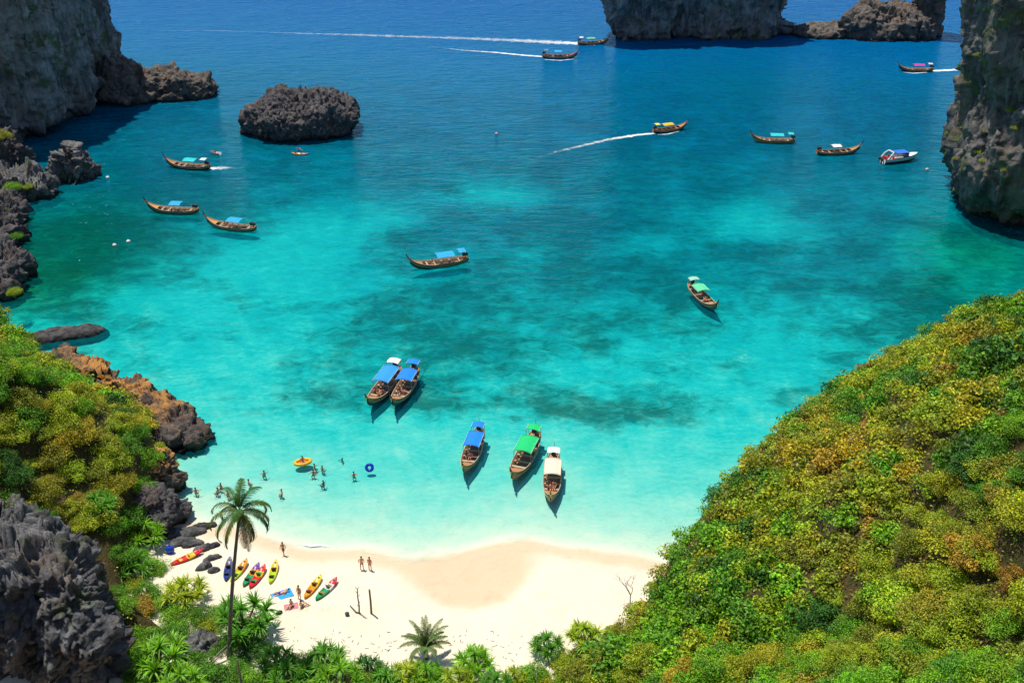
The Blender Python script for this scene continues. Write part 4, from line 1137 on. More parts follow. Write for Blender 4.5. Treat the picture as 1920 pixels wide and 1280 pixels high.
        # valance along both sides
        for s_ in (-1, 1):
            MB().box(((x0 + x1) / 2, s_ * (half + .012), h - .07), (x1 - x0, .02, .15)).build('valance', pm((.8, .8, .78) if sum(col) < 1.9 else (.5, .25, .15), .7), o)
        for x in ((x0 + .15, x1 - .15) if x1 - x0 < 2 else (x0 + .15, (x0 + x1) / 2, x1 - .15)):
            for s_ in (-1, 1):
                hb, sh, ke = st(x); MB().tube([(x, s_ * hb * .95, sh - .1), (x, s_ * (half - .04), h)], .03, 5).build('canopy_post', M['pale_wood'], r)
    if canopy: roof('canopy', can[0], can[1], canopy, 1.95, 1.08)
    if rear: roof('rear_canopy', rearx[0], rearx[1], rear, 2.35, .82, .14)
    # engine on its swivel and the long propeller shaft
    mb = MB(); mb.box((-4.75, 0, 1.55), (.85, .46, .5)); mb.box((-4.35, 0, 1.6), (.25, .56, .6)); mb.tube([(-4.9, .1, 1.8), (-4.9, .12, 2.05)], .07, 7); mb.tube([(-4.8, 0, .9), (-4.8, 0, 1.35)], .09, 7)
    mb.build('engine', M['steel'], r)
    if tail:
        e = Vector((-8.9, 0, .35)); e.y = math.sin(tail_a) * 4; MB().tube([(-5.1, 0, 1.5), tuple(e)], [.04, .03], 6).build('propeller_shaft', M['steel'], r)
        MB().tube([(-4.3, 0, 1.6), (-3.2, .2, 1.75)], .025, 5).build('tiller', M['steel'], r)
    return r
BLUE = (.012, .22, .75); SKY = (.02, .36, .72); TEAL = (.015, .55, .52); GREEN = (.01, .55, .16); WHITE = (.85, .82, .78); PINK = (.55, .04, .30); YEL = (.75, .50, .02); LGREEN = (.12, .62, .30)
B = {}
B['a'] = longtail('longtail boat with large blue canopy and white rear roof, moored left of its twin', 742, 702, 694, 766, (.03, .30, .75), WHITE, (.05, .06, .09), (-3.3, .9), Lfix=10.8, ribbon=(.6, .03, .03), tail=False)
B['b'] = longtail('longtail boat with blue canopy and blue rear roof, moored against its twin', 778, 702, 738, 768, BLUE, BLUE, (.05, .07, .1), (-2.8, .3), Lfix=10.4, ribbon=(.6, .03, .03), rearx=(-4.8, -3.5))
B['c'] = longtail('longtail boat with blue canopy anchored bow-on off the beach', 899, 818, 870, 893, BLUE, BLUE, (.35, .12, .05), (-2.9, .6), Lfix=9.6, tail_a=-.25)
B['d'] = longtail('longtail boat with bright green canopy anchored off the beach', 1004, 824, 960, 908, GREEN, GREEN, (.45, .2, .08), (-2.6, .9), Lfix=10.6, tail_a=-.3)
B['e'] = longtail('longtail boat with cream canopy anchored nearest the beach', 1038, 864, 1032, 950, (.80, .66, .50), WHITE, (.55, .20, .10), (-2.7, .9), Lfix=9.6, ribbon=(.7, .45, .05))
B['f'] = longtail('green-roofed longtail boat lying alone in the right half of the bay', 1300, 546, 1336, 582, LGREEN, (.3, .62, .42), (.12, .10, .08), (-2.6, .2), Lfix=9.6, deckcol=(.65, .35, .04), tail=False)
B['g'] = longtail('brown longtail boat with blue roofs alone in mid bay', 868, 492, 778, 504, SKY, SKY, (.05, .03, .03), (-2.7, .5), Lfix=10.2, tail=False)
B['h'] = longtail('longtail boat with blue canopy nearest the pale sand patch on the left', 476, 434, 392, 424, SKY, None, (.05, .035, .03), (-2.4, .4), Lfix=10.0, deckcol=(.62, .28, .07), tail_a=.35)
B['i'] = longtail('longtail boat with small blue canopy lowest left of three', 368, 400, 282, 396, SKY, None, (.05, .035, .03), (-2.0, .3), Lfix=10.0, deckcol=(.62, .28, .07), tail_a=.1)
B['j'] = longtail('longtail boat with teal canopy churning foam behind it', 388, 318, 318, 312, TEAL, (.55, .7, .7), (.05, .03, .05), (-2.2, .6), Lfix=10.0, tail=False)
B['k'] = longtail('yellow-roofed longtail boat trailing a long wake to the left', 1229, 249, 1282, 242, YEL, (.7, .75, .05), (.05, .03, .03), (-2.4, .8), Lfix=8.8, tail=False, rail=(.7, .3, .15))
B['l'] = longtail('turquoise-roofed longtail boat lying in the shade of the islet', 1484, 268, 1414, 266, TEAL, TEAL, (.35, .28, .1), (-2.4, .8), Lfix=9.6, tail=False)
B['m'] = longtail('longtail boat with small white roof next to the speedboat', 1536, 290, 1606, 287, WHITE, None, (.06, .04, .03), (-1.8, .4), Lfix=9.8, tail=False)
B['n'] = longtail('purple longtail boat with blue roof speeding in front of the islet', 1020, 109, 1080, 109, SKY, (.1, .25, .4), (.14, .04, .10), (-1.8, .6), Lfix=10.2, tail=False, deckcol=(.35, .06, .1))
B['o'] = longtail('green-roofed longtail boat throwing a broad wake by the islet tip', 1090, 84, 1134, 82, (.15, .5, .3), WHITE, (.04, .04, .04), (-2.4, .6), Lfix=9.6, tail=False)
B['p'] = longtail('pink-roofed longtail boat entering past the right-hand cliff', 1740, 134, 1692, 133, PINK, (.6, .55, .55), (.05, .03, .05), (-2.4, .8), Lfix=9.4, tail=False)

# ---- speedboat
a, b = G(1652, 306), G(1718, 299); dv = b - a
r = empty('speedboat', ((a.x + b.x) / 2, (a.y + b.y) / 2, 0), math.atan2(dv.y, dv.x)); tag(r, 'white speedboat with blue awning and red stern seats', 'speedboat')
SX = np.array([(-4.2, 1.25, 1.05, -.2), (-2, 1.35, 1.1, -.3), (0, 1.35, 1.2, -.3), (2, 1.15, 1.35, -.25), (3.4, .7, 1.5, .1), (4.3, .06, 1.62, .9)])
xs = np.linspace(-4.2, 4.3, 20); V = []; sti = lambda x: [np.interp(x, SX[:, 0], SX[:, k]) for k in (1, 2, 3)]
for x in xs:
    hb, sh, ke = sti(x)
    V += [(x, -hb, sh), (x, -hb * .96, sh * .45), (x, -hb * .8, ke + .25), (x, 0, ke), (x, hb * .8, ke + .25), (x, hb * .96, sh * .45), (x, hb, sh)]
Fo = grid_faces(7, 20)
fm = [1 if (f[0] % 7) in (1, 4) else 0 for f in Fo] + [0]
obj('hull', mesh_np('hull', np.array(V), [Fo, np.array([tuple(range(7))])], False, None, [pm((.8, .8, .8), .25), pm((.08, .04, .05), .3)], fm), r)
V = []
for x in np.linspace(-4.1, 1.6, 8): hb = sti(x)[0]; V += [(x, -hb * .95, .55), (x, hb * .95, .55)]
obj('floor', mesh_np('floor', np.array(V), grid_faces(2, 8), False, None, [pm((.6, .55, .5), .6)]), r)
V = []
for x in np.linspace(1.5, 4.25, 8): hb, sh, ke = sti(x); V += [(x, -hb * .97, sh), (x, 0, sh + .12 * min(1, hb)), (x, hb * .97, sh)]
obj('foredeck', mesh_np('foredeck', np.array(V), grid_faces(3, 8), True, None, [pm((.82, .8, .78), .3)]), r)
for (x, y) in ((-3.2, 0), (-1.8, -.8), (-1.8, .8)): mb = MB(); mb.box((x, y, .85), (.6, 1.6 if y == 0 else .5, .4)); mb.box((x - .3, y, 1.15), (.15, 1.6 if y == 0 else .5, .5)); mb.build('seat', pm((.5, .03, .03), .6), r)
mb = MB(); mb.box((.1, 0, 2.15), (3.0, 2.2, .06)); aw = mb.build('awning', canvas((.03, .16, .6)), r)
for x in (-1.2, 1.4):
    for y in (-1, 1): MB().tube([(x, y * 1.1, 1.1), (x, y * 1.0, 2.12)], .03, 5).build('awning_post', M['steel'], r)
mb = MB()
for s_ in (-1, 1): mb.tube([(-3.6, s_ * 1.2, 1.0), (-2.9, s_ * 1.15, 1.9), (-2.2, s_ * .9, 2.4)], [.16, .14, .12], 6)
mb.tube([(-2.2, -.9, 2.4), (-2.2, .9, 2.4)], .12, 6); mb.build('radar_arch', pm((.85, .85, .85), .3), r)
for y in (-.45, .45): mb = MB(); mb.box((-4.5, y, .95), (.45, .38, .6)); mb.box((-4.5, y, .3), (.18, .14, .9)); mb.build('outboard_motor', M['steel'], r)
MB().box((1.5, 0, 1.65), (.05, 1.9, .55), 0, 0, .5).build('windshield', pm((.05, .08, .1), .1), r)

# ---- wakes and foam
def foam_mat(name, dens=.5, sc_=1.0):
    m, nt = new_mat(name); N = NT(nt)
    n1 = N.noise(N.coords((.8, 1, 1)), .9 * sc_, 6, .72, .8); n2 = N.noise(N.coords(), 3.2 * sc_, 4, .7)
    f = N.math('ADD', N.math('MULTIPLY', n1, .65), N.math('MULTIPLY', n2, .35))
    f = N.math('ADD', f, N.math('SUBTRACT', N.attr('dens').outputs['Fac'], .5))
    a = N.ramp(f, [(.42, 0.0), (.78, .95)])
    d = N.n('BsdfDiffuse', Color=(.82, .85, .86, 1)); t = N.n('BsdfTransparent')
    N.out(N.n('MixShader', i0=a, i1=t.outputs[0], i2=d.outputs[0]).outputs[0]); return m
M['foam'] = foam_mat('sea_foam'); M['foam_fine'] = foam_mat('fine_foam', .5, 2.0)
def wake(label, pts, name='wake', mat='foam', z=.05, kind='stuff', n=70, na=7):
    """pts: (u, v, width in metres, density)"""
    P = np.array([[*G(u, v)[:2], w_, q] for (u, v, w_, q) in pts]); k = len(P)
    s = np.linspace(0, k - 1, n); Q = np.stack([np.interp(s, np.arange(k), P[:, j]) for j in range(4)], 1)
    T = np.gradient(Q[:, :2], axis=0); T /= np.linalg.norm(T, axis=1)[:, None] + 1e-9; Nn = np.stack([-T[:, 1], T[:, 0]], 1)
    a = np.linspace(-1, 1, na); V = []; D = []
    for i in range(n):
        wob = 1 + .35 * math.sin(i * 1.7) * math.sin(i * .63)
        for q in a:
            V.append((*(Q[i, :2] + Nn[i] * q * Q[i, 2] / 2 * wob), z)); D.append(Q[i, 3] * (1 - abs(q) ** 1.6) - .25 * abs(q) ** 2)
    D = np.array(D); D[:na] *= .2; D[-na:] = -.3
    o = obj(name, mesh_np(name, np.array(V), grid_faces(na, n), True, {'dens': D + .0}, [M[mat]]))
    return tag(o, label, 'foam', None, kind)
wake('long white wake stretching left from the green-roofed boat', [(1118, 84, 3.5, 1.0), (1085, 82, 7, .8), (1040, 80, 11, .68), (960, 76, 10, .6), (860, 72, 9, .56), (700, 67, 8, .54), (560, 63, 7, .5), (480, 60, 5, .42), (400, 58, 3, .5), (300, 58, 3, .4), (200, 52, 2, .2)], n=160)
wake('white wake behind the purple longtail boat', [(1022, 107, 2.2, 1.0), (980, 104, 2.6, .85), (930, 99, 2.6, .78), (870, 95, 2.6, .6), (810, 88, 2.4, .42)])
wake('bow foam along the side of the purple boat', [(1020, 112, .9, .8), (1050, 114, 1.0, .9), (1078, 111, .8, .7)], n=24)
wake('white wake of the yellow-roofed boat curving to the left', [(1230, 250, 1.5, 1.0), (1190, 254, 2.8, .8), (1140, 262, 3.4, .66), (1090, 274, 3.8, .58), (1040, 286, 4, .48), (985, 302, 4.2, .36), (930, 325, 3, .3)], n=90)
wake('foam along the hull of the yellow-roofed boat', [(1232, 253, .7, .6), (1252, 252, .8, .9), (1275, 246, .5, .6)], n=20)
wake('white churned foam behind the teal-roofed boat', [(388, 316, 1.5, .9), (402, 316, 4.2, .72), (420, 315, 5.2, .62), (436, 315, 4.2, .5), (448, 319, 2.5, .35)], n=30)
wake('white wake behind the pink-roofed boat', [(1737, 134, 2.0, 1.2), (1760, 133, 3.0, 1.0), (1800, 131, 3.2, .9), (1840, 131, 3.2, .8)], n=40)
wake('bow foam beside the pink-roofed boat', [(1692, 136, .6, .6), (1712, 138, 1.0, .9), (1740, 136, .9, .8)], n=20)
wake('small white breaker washing up the sand left of centre', [(540, 1017, .25, .35), (565, 1020, .5, .6), (582, 1023, .8, .95), (600, 1022, .6, .8), (625, 1024, .35, .5), (690, 1036, .35, .5), (735, 1042, .4, .55), (770, 1044, .25, .3)], 'shore_foam', 'foam_fine', .035, n=60)
wake('thin wash of foam on the sand right of centre', [(985, 1030, .2, .3), (1030, 1024, .3, .5), (1100, 1036, .3, .42), (1160, 1046, .3, .45), (1225, 1052, .2, .3)], 'shore_foam', 'foam_fine', .035, n=60)
wake('foam washing round the dark rocky point', [(330, 860, .4, .15), (372, 840, .6, .35), (400, 822, .8, .42), (396, 808, .6, .3), (350, 782, .5, .25), (338, 772, .3, .2)], 'shore_foam', 'foam_fine', .04, n=50)

# ------------------------------------------------------------------ kayaks
def kayak(label, ua, va, ub, vb, c1, c2, seatcol=(.03, .03, .035), z=None, group='kayaks drawn up on the sand', c3=None):
    a, b = G(ua, va, .8), G(ub, vb, .8); dv = b - a; cx = (a + b) / 2
    zz = surf_z(cx.x, cx.y) if z is None else z
    r = empty('kayak', (cx.x, cx.y, zz + .02), math.atan2(dv.y, dv.x)); tag(r, label, 'kayak', group)
    L = 3.7; xs = np.linspace(-L / 2, L / 2, 23); V = []
    for x in xs:
        q = abs(x) / (L / 2); hb = .40 * (1 - q ** 2.6) ** .75 + .015; up = .16 * q ** 3
        rec = .1 * (1 - sstep(.42, .62, q))
        V += [(x, -hb * .55, .0 + up), (x, -hb, .17 + up), (x, -hb * .93, .31 + up), (x, -hb * .72, .32 + up), (x, -hb * .6, .31 + up - rec), (x, 0, .31 + up - rec + .03 * q), (x, hb * .6, .31 + up - rec), (x, hb * .72, .32 + up), (x, hb * .93, .31 + up), (x, hb, .17 + up), (x, hb * .55, up)]
    F = grid_faces(11, 23); n = 11
    bot = [(i * n, (i + 1) * n, (i + 1) * n + n - 1, i * n + n - 1) for i in range(22)]
    fm = []
    for f in list(F) + bot:
        x = xs[f[0] // n]; fm.append(0 if x < -.15 else (1 if c3 is None or x > .7 else 2))
    mats = [pm(c1, .35), pm(c2, .35)] + ([pm(c3, .35)] if c3 else [])
    obj('hull', mesh_np('hull', np.array(V), [F, np.array(bot)], True, None, mats, fm), r)
    for x in (-.75, .45):
        mb = MB(); mb.box((x, 0, .27), (.42, .44, .06)); mb.box((x - .25, 0, .45), (.07, .44, .36), 0, 0, -.25); mb.build('seat', pm(seatcol, .7), r)
    MB().tube([(1.3, 0, .33), (1.3, 0, .4)], [.13, .12], 10).build('hatch', M['steel'], r)
    for s_ in (-1, 1): MB().tube([(s_ * 1.62, -.05, .45), (s_ * 1.7, 0, .49), (s_ * 1.62, .05, .45)], .02, 5).build('carry_handle', M['steel'], r)
    return r
KY = (.80, .52, .02); KR = (.65, .02, .02); KG = (.02, .30, .10); KL = (.45, .60, .02); KO = (.80, .28, .01); KB = (.02, .05, .22); KP = (.16, .04, .28); KW = (.8, .78, .75)
kayak('red and yellow kayak by the flat rocks at the left end of the beach', 331, 1056, 371, 1037, KR, KR, (.6, .4, .02), c3=KY)
kayak('dark blue kayak left of the palm trunk', 424, 1090, 432, 1050, KB, (.10, .10, .2))
kayak('green and orange kayak right behind the palm trunk', 434, 1092, 463, 1052, KL, KO)
kayak('purple and green kayak leaning in the middle of the row', 456, 1102, 487, 1058, KG, KP, c3=KO)
kayak('red kayak with yellow middle in the row on the sand', 467, 1107, 499, 1060, KR, KR, (.02, .25, .08), c3=KY)
kayak('lime and yellow kayak nearest the water', 506, 1096, 519, 1050, KL, KY)
kayak('orange kayak lying beside the standing person', 573, 1122, 601, 1083, KO, KY, (.12, .03, .03))
kayak('green, white and red kayak rightmost on the sand', 594, 1126, 631, 1088, KG, KR, (.25, .18, .03), c3=KW)

# ------------------------------------------------------------------ people
SK = [(.62, .30, .17), (.48, .22, .12), (.68, .40, .28), (.26, .13, .08)]
def skin_mesh(name, pts, edges, sub=1):
    me = bpy.data.meshes.new(name + '_cage')
    me.from_pydata([p[:3] for p in pts], edges, [])
    o = bpy.data.objects.new(name + '_cage', me); COL.objects.link(o)
    o.modifiers.new('s', 'SKIN'); o.modifiers['s'].use_smooth_shade = True
    if not me.skin_vertices: me.skin_vertices.new(name='')
    for k, p in enumerate(pts):
        d = me.skin_vertices[0].data[k]; r_ = p[3]; d.radius = (r_, r_) if not hasattr(r_, '__len__') else r_; d.use_root = (k == 0)
    m_ = o.modifiers.new('b', 'SUBSURF'); m_.levels = sub; m_.render_levels = sub
    dg = bpy.context.evaluated_depsgraph_get(); dg.update()
    res = bpy.data.meshes.new_from_object(o.evaluated_get(dg)); res.name = name
    bpy.data.objects.remove(o); bpy.data.meshes.remove(me)
    return res
EDG = [(0, 1), (1, 2), (2, 3), (3, 4), (4, 5), (5, 6)] + [(2, 7), (7, 8), (8, 9), (9, 10), (2, 11), (11, 12), (12, 13), (13, 14)] + [(0, 15), (15, 16), (16, 17), (17, 18), (0, 19), (19, 20), (20, 21), (21, 22)]
def pose(kind):
    H = [(0, 0, .95, .135), (0, 0, 1.13, .12), (0, -.01, 1.34, .15), (0, 0, 1.5, .058), (0, .015, 1.57, .078), (0, .02, 1.65, .1), (0, .01, 1.73, .07)]
    def arm(s, el, wr, ha): return [(s * .185, 0, 1.41, .062), (*el, .045), (*wr, .034), (*ha, .042)]
    def leg(s, kn, an, to): return [(s * .1, 0, .88, .1), (*kn, .066), (*an, .042), (*to, .036)]
    if kind == 'stand':
        A1 = arm(-1, (-.26, -.03, 1.14), (-.27, .06, .92), (-.26, .09, .83)); A2 = arm(1, (.26, -.03, 1.14), (.28, .05, .92), (.27, .08, .83))
        L1 = leg(-1, (-.11, .02, .5), (-.12, -.02, .08), (-.13, .15, .035)); L2 = leg(1, (.12, .03, .5), (.14, 0, .08), (.16, .16, .035))
    elif kind == 'walk':
        A1 = arm(-1, (-.25, -.12, 1.15), (-.25, -.1, .92), (-.24, -.07, .83)); A2 = arm(1, (.25, .08, 1.15), (.24, .22, .96), (.23, .28, .9))
        L1 = leg(-1, (-.1, .2, .53), (-.1, .16, .1), (-.1, .33, .06)); L2 = leg(1, (.1, -.06, .5), (.1, -.3, .12), (.1, -.16, .035))
    elif kind == 'hips':
        A1 = arm(-1, (-.36, -.08, 1.18), (-.2, .04, 1.0), (-.15, .08, .97)); A2 = arm(1, (.26, -.03, 1.14), (.28, .05, .92), (.27, .08, .83))
        L1 = leg(-1, (-.14, .02, .5), (-.17, -.02, .08), (-.19, .15, .035)); L2 = leg(1, (.12, .03, .5), (.13, 0, .08), (.15, .16, .035))
    elif kind == 'wade':
        A1 = arm(-1, (-.4, .06, 1.25), (-.55, .24, 1.2), (-.6, .32, 1.2)); A2 = arm(1, (.4, .06, 1.25), (.55, .22, 1.22), (.6, .3, 1.22))
        L1 = leg(-1, (-.11, .02, .5), (-.12, -.02, .08), (-.13, .15, .035)); L2 = leg(1, (.12, .03, .5), (.14, 0, .08), (.16, .16, .035))
    elif kind == 'crouch':             # knees bent, shoulders just above shallow water
        H = [(x, y, z - .5, r_) for (x, y, z, r_) in H]
        A1 = [(-.185, 0, .91, .062), (-.38, .1, .74, .045), (-.5, .28, .72, .034), (-.54, .36, .72, .042)]; A2 = [(.185, 0, .91, .062), (.38, .1, .76, .045), (.52, .26, .74, .034), (.57, .33, .74, .042)]
        L1 = [(-.1, 0, .4, .1), (-.16, .4, .42, .066), (-.14, .1, .07, .042), (-.15, .26, .035, .036)]; L2 = [(.1, 0, .4, .1), (.18, .38, .44, .066), (.15, .06, .07, .042), (.17, .22, .035, .036)]
    elif kind == 'sit':                # sitting with knees up, seat at z = 0
        H = [(0, 0, .12, .14), (0, -.08, .3, .12), (0, -.1, .5, .15), (0, -.06, .66, .058), (0, -.03, .73, .078), (0, -.02, .81, .1), (0, -.03, .89, .07)]
        A1 = [(-.185, -.1, .57, .062), (-.26, .02, .33, .045), (-.22, .25, .38, .034), (-.18, .33, .42, .042)]; A2 = [(.185, -.1, .57, .062), (.28, -.2, .3, .045), (.3, -.3, .1, .034), (.3, -.32, .04, .042)]
        L1 = [(-.1, .05, .12, .1), (-.13, .42, .4, .066), (-.12, .62, .08, .042), (-.13, .78, .04, .036)]; L2 = [(.1, .05, .12, .1), (.13, .46, .3, .066), (.12, .76, .07, .042), (.13, .9, .06, .036)]
    elif kind == 'lie':                # lying on the back, propped a little
        H = [(0, 0, .13, .14), (0, -.2, .14, .12), (0, -.42, .2, .14), (0, -.58, .26, .058), (0, -.65, .29, .078), (0, -.73, .32, .1), (0, -.81, .32, .07)]
        A1 = [(-.18, -.46, .2, .06), (-.3, -.28, .1, .045), (-.3, -.06, .06, .034), (-.29, .03, .05, .042)]; A2 = [(.18, -.46, .2, .06), (.36, -.5, .08, .045), (.42, -.3, .05, .034), (.42, -.2, .05, .042)]
        L1 = [(-.1, .08, .12, .1), (-.13, .48, .12, .066), (-.14, .9, .06, .042), (-.16, .97, .16, .036)]; L2 = [(.1, .08, .12, .1), (.14, .46, .32, .066), (.14, .78, .06, .042), (.15, .93, .04, .036)]
    return H + A1 + A2 + L1 + L2
BODY = {k: skin_mesh('body', pose(k), EDG, 1) for k in ('stand', 'walk', 'hips', 'wade', 'crouch', 'sit', 'lie')}
SHORT, TOPS, HAIR = {}, {}, {}
for k in BODY:
    P = [list(p) for p in pose(k)]
    def lerp(a, b, t, r_): return [P[a][j] + (P[b][j] - P[a][j]) * t for j in range(3)] + [r_]
    SHORT[k] = skin_mesh('shorts', [[*P[0][:3], P[0][3] + .018], [*P[15][:3], .118], lerp(15, 16, .55, .098), [*P[19][:3], .118], lerp(19, 20, .55, .098), lerp(0, 1, .35, .142)], [(0, 1), (1, 2), (0, 3), (3, 4), (0, 5)], 1)
    TOPS[k] = skin_mesh('swim_top', [lerp(1, 2, .45, .14), lerp(1, 2, .75, .16), lerp(1, 2, 1.0, .163)], [(0, 1), (1, 2)], 1)
    h = np.array(P[5][:3]); u = np.array(P[6][:3]) - np.array(P[4][:3]); u /= np.linalg.norm(u)
    HAIR[k] = MB().ball(h + u * .045 - np.array([0, .025, 0]), (.108, .112, .095), 10, 7).mesh('hair', pm((.02, .014, .01), .7), True)
def person(label, loc, rz, kind='stand', skin=0, shorts=(.02, .02, .03), top=None, hair=(.02, .014, .01), sc_=1.0, group=None):
    r = empty('person', loc, rz, sc_); tag(r, label, 'person', group)
    def link(nm, me, m):
        o = obj(nm, me.copy() if not me.users == 0 else me, r); o.data.materials.clear(); o.data.materials.append(m); o.data.polygons.foreach_set('use_smooth', np.ones(len(o.data.polygons), dtype=bool)); return o
    link('body', BODY[kind].copy(), pm(SK[skin], .55))
    link('shorts', SHORT[kind].copy(), pm(shorts, .7))
    if top: link('swim_top', TOPS[kind].copy(), pm(top, .7))
    link('hair', HAIR[kind].copy(), pm(hair, .7))
    return r
def on_sand(u, v):
    z = .8
    for _ in range(4):
        p = G(u, v, z); z = surf_z(p.x, p.y)
    return (p.x, p.y, z - .01)
person('person walking along the wet sand near the water', on_sand(532, 1040), R(170), 'walk', 1, (.03, .03, .03), None)
person('person in dark shorts, left one of the pair on the beach', on_sand(679, 1067), R(10), 'hips', 0, (.05, .02, .02))
person('person in red swimwear, right one of the pair on the beach', on_sand(694, 1068), R(-20), 'stand', 0, (.45, .03, .02), (.45, .03, .02), (.08, .03, .015))
person('person in red standing beside the orange kayak', on_sand(562, 1122), R(150), 'stand', 0, (.35, .03, .04), (.45, .05, .04))
person('person lying on a blue towel on the sand', on_sand(527, 1113), R(115), 'lie', 0, (.02, .05, .3))
person('person sitting on a pink towel on the sand', on_sand(546, 1136), R(160), 'sit', 2, (.5, .06, .12), (.5, .06, .12), (.1, .05, .02))
person('person in dark blue sitting on a pale towel', on_sand(566, 1138), R(-60), 'sit', 0, (.02, .04, .12), (.02, .04, .12))
def flat_thing(name, label, cat, u, v, w_, l_, rz, col, h=.025):
    x, y, z = on_sand(u, v); mb = MB(); nx, ny = 9, 6; V = []
    for i in range(nx):
        for j in range(ny): V.append(((i / (nx - 1) - .5) * l_, (j / (ny - 1) - .5) * w_, h + .02 * math.sin(i * 1.9 + j) + (.015 if (i + j) % 3 == 0 else 0)))
    n_ = len(V); V += [(a, b, c - .02) for a, b, c in V]
    F = [tuple(q) for q in grid_faces(ny, nx)]; F += [tuple(k + n_ for k in q[::-1]) for q in F]
    mb.add(V, F); return tag(mb.build(name, pm(col, .8), None, True, loc=(x, y, z + .03), rot=(0, 0, rz)), label, cat)
flat_thing('beach_towel', 'bright blue towel spread on the sand', 'towel', 529, 1115, 1.3, 2.1, .5, (.03, .33, .7))
flat_thing('beach_towel', 'small pink towel on the sand', 'towel', 546, 1137, .9, 1.4, .3, (.55, .2, .22))
flat_thing('beach_towel', 'pale yellowish towel with someone in dark blue on it', 'towel', 563, 1140, 1.0, 1.6, .1, (.7, .6, .4))
x, y, z = on_sand(523, 1150); mb = MB(); mb.ball((0, 0, .16), (.42, .2, .17), 12, 8); mb.tube([(-.2, 0, .3), (-.1, 0, .42), (.1, 0, .42), (.2, 0, .3)], .025, 5)
tag(mb.build('beach_bag', pm((.02, .02, .025), .7), None, True, loc=(x, y, z), rot=(0, 0, .7)), 'black bag lying on the sand', 'bag')
# bathers
SW = [(367, 921, 1, None, 'bather closest to the dark boulder on the left'), (408, 920, 1, None, 'bather left of the palm crown, lower left of a trio'), (414, 911, 1, None, 'bather left of the palm crown, topmost of a trio'), (427, 926, 0, (.5, .1, .05), 'bather half hidden by the palm crown'),
      (466, 903, 0, (.5, .3, .35), 'pale bather just above the palm crown'), (495, 886, 1, (.1, .4, .15), 'bather in green above and right of the palm crown'), (528, 922, 0, (.5, .12, .02), 'bather in orange right of the palm crown'), (587, 883, 1, (.5, .3, .02), 'bather beside the orange float, lower one'),
      (589, 872, 1, (.03, .03, .03), 'bather beside the orange float, upper one'), (604, 876, 0, (.1, .03, .03), 'bather a little right of the orange float'), (606, 904, 3, (.02, .03, .03), 'dark bather alone below the orange float'), (641, 853, 3, (.02, .02, .05), 'farthest bather out, only head showing'), (663, 887, 0, (.4, .05, .03), 'bather beside the blue float')]
for k, (u, v, sk, tp, lab) in enumerate(SW):
    p = G(u, v, .3); bz = float(shoal(bed(np.array([p.x]), np.array([p.y]))[0])[0])
    person(lab, (p.x, p.y, bz if k != 11 else -1.4), R(k * 77), 'wade' if bz < -.85 else 'crouch', sk, (.03, .05, .1), tp, group='bathers in the shallows')
# floats
p = G(568, 868); r = tag(empty('inflatable_raft', (p.x, p.y, .06), .35), 'orange and yellow inflatable float with someone on it', 'float')
th = np.linspace(0, 2 * np.pi, 25)[:-1]; P = np.stack([.95 * np.cos(th), .55 * np.sin(th), .12 + 0 * th], 1); P = np.vstack([P, P[:1]])
MB().tube(P, .2, 8, cap=False).build('tube', pm((.85, .45, .01), .4), r, True); mb = MB(); mb.ball((0, 0, .05), (.8, .45, .06), 14, 5); mb.build('floor', pm((.8, .2, .02), .5), r, True)
person('person sitting on the orange float', (p.x, p.y, .12), R(200), 'sit', 0, (.2, .02, .02), (.5, .1, .02))
p = G(693, 880); mb = MB(); th = np.linspace(0, 2 * np.pi, 17); mb.tube(np.stack([.38 * np.cos(th), .38 * np.sin(th) * .6, .3 + .3 * np.sin(th)], 1), .19, 8, cap=False)
tag(mb.build('swim_ring', pm((.01, .03, .45), .35), None, True, loc=(p.x, p.y, 0)), 'dark blue swim ring floating in the shallows', 'float')
p = G(320, 1037, .6); mb = MB(); mb.ball((0, 0, .45), (.5, .36, .5), 12, 8); mb.tube([(0, 0, .9), (0, 0, 1.02)], .12, 8)
tag(mb.build('blue_barrel', pm((.01, .06, .5), .4), None, True, loc=(p.x, p.y, surf_z(p.x, p.y))), 'blue plastic barrel among the rocks at the left end of the beach', 'barrel')
# tiny far things afloat
def dinghy(label, u, v, rz, L, col, col2):
    p = G(u, v); r = tag(empty('dinghy', (p.x, p.y, 0), rz), label, 'dinghy'); xs = np.linspace(-L / 2, L / 2, 11); V = []
    for x in xs:
        q = max(0, x / (L / 2)); hb = .55 * (1 - q ** 2.2) + .03; V += [(x, -hb, .42 + .25 * q), (x, -hb * .7, 0), (x, 0, -.12 + .2 * q), (x, hb * .7, 0), (x, hb, .42 + .25 * q)]
    obj('hull', mesh_np('hull', np.array(V), [grid_faces(5, 11), np.array([tuple(range(5))])], False, None, [pm(col, .4)]), r)
    for x in (-L * .25, L * .12): MB().box((x, 0, .32), (.3, .95, .05)).build('thwart', pm(col2, .6), r)
    return r, p
r, p = dinghy('small white dinghy behind the teal-roofed longtail boat', 404, 289, R(160), 2.6, (.8, .78, .78), (.4, .2, .2))
person('person sitting in the small white dinghy', (p.x, p.y, .3), R(70), 'sit', 1, (.05, .02, .05), (.3, .05, .1))
kayak('orange kayak paddled in front of the domed rock', 548, 283, 576, 284, KO, (.6, .3, .2), z=-.06, group='kayaks afloat'); p = G(562, 283)
person('person paddling the kayak in front of the domed rock', (p.x - .3, p.y, .2), R(-90), 'sit', 0, (.2, .02, .02), (.5, .06, .02))
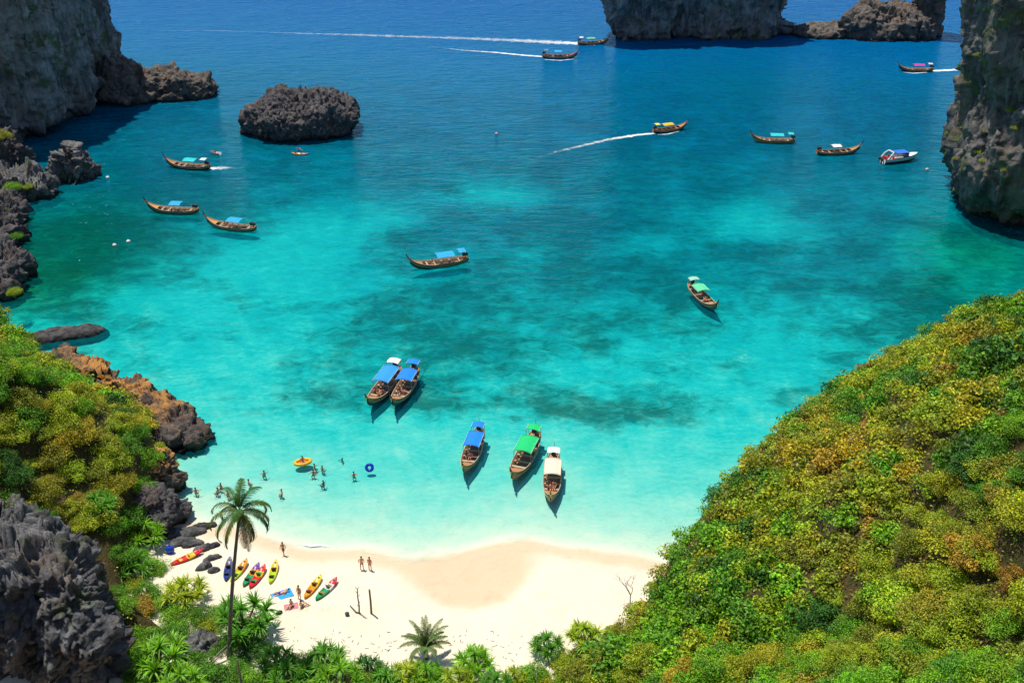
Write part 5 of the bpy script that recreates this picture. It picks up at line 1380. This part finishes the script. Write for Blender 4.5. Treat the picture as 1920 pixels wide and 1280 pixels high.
for (u, v, col, lab) in ((931, 252, (.75, .35, .38), 'pink buoy floating alone in the open bay'), (1738, 319, (.75, .4, .3), 'pale orange buoy off the bow of the speedboat'), (184, 325, (.8, .8, .78), 'white buoy beside the spiky rock, left of two'), (202, 334, (.8, .8, .78), 'white buoy beside the spiky rock, right of two'), (215, 461, (.75, .72, .7), 'white buoy over green water on the left'), (241, 454, (.8, .78, .75), 'small white buoy over green water, right of the other')):
    p = G(u, v); mb = MB(); mb.ball((0, 0, .12), (.38, .38, .34), 12, 8); mb.tube([(0, 0, .4), (0, 0, .58)], [.07, .05], 6)
    tag(mb.build('buoy', pm(col, .4), None, True, loc=(p.x, p.y, 0)), lab, 'buoy')
# passengers
def aboard(key, items):
    r = B[key]; Mx = r.matrix_basis
    for (x, y, rz, sk, sh, tp, lab) in items:
        q = Mx @ Vector((x, y, st(x)[1] - .17)); person(lab, (q.x, q.y, q.z), r.rotation_euler.z + rz, 'sit', sk, sh, tp, group='people aboard the boats')
RD, OR, NV, WT = (.5, .03, .03), (.7, .2, .02), (.02, .03, .08), (.7, .68, .65)
aboard('a', [(2.3, .3, 1.2, 0, RD, OR, 'person in orange at the bow of the white-roofed moored boat'), (1.6, -.4, 0, 1, NV, RD, 'person in red seated left in the white-roofed moored boat'), (1.5, .45, 2.5, 0, NV, OR, 'person seated right in the white-roofed moored boat')])
aboard('b', [(1.4, .3, 1, 0, RD, RD, 'person in red in the right-hand moored boat'), (2.1, -.2, -1, 2, WT, WT, 'person in white in the right-hand moored boat'), (.9, -.4, 0, 1, NV, RD, 'second person in red in the right-hand moored boat')])
aboard('c', [(1.3, .1, -1.57, 1, RD, OR, 'person seated before the canopy of the bow-on blue boat'), (1.0, -.5, -1.2, 3, NV, NV, 'dark-clad person in the bow-on blue boat')])
aboard('e', [(1.6, .3, -1.5, 0, OR, OR, 'person in orange aboard the cream-roofed boat'), (2.3, 0, -1.5, 0, RD, WT, 'person in white at the bow of the cream-roofed boat'), (1.3, -.4, -1.5, 3, NV, NV, 'dark-clad person aboard the cream-roofed boat'), (2.2, -.35, 1, 1, RD, RD, 'person in red aboard the cream-roofed boat')])
aboard('f', [(1.0, 0, 1.5, 2, WT, (.5, .3, .45), 'person in pink aboard the lone green-roofed boat'), (1.4, -.4, 0, 0, OR, (.5, .2, .05), 'second person aboard the lone green-roofed boat')])
aboard('h', [(1.2, .2, 0, 0, RD, RD, 'person in red aboard the boat nearest the pale sand patch'), (.9, -.4, 1, 0, RD, (.6, .03, .1), 'second person in red aboard the boat nearest the pale sand patch')])
aboard('g', [(1.2, 0, 0, 0, RD, OR, 'person aboard the brown boat in mid bay')])
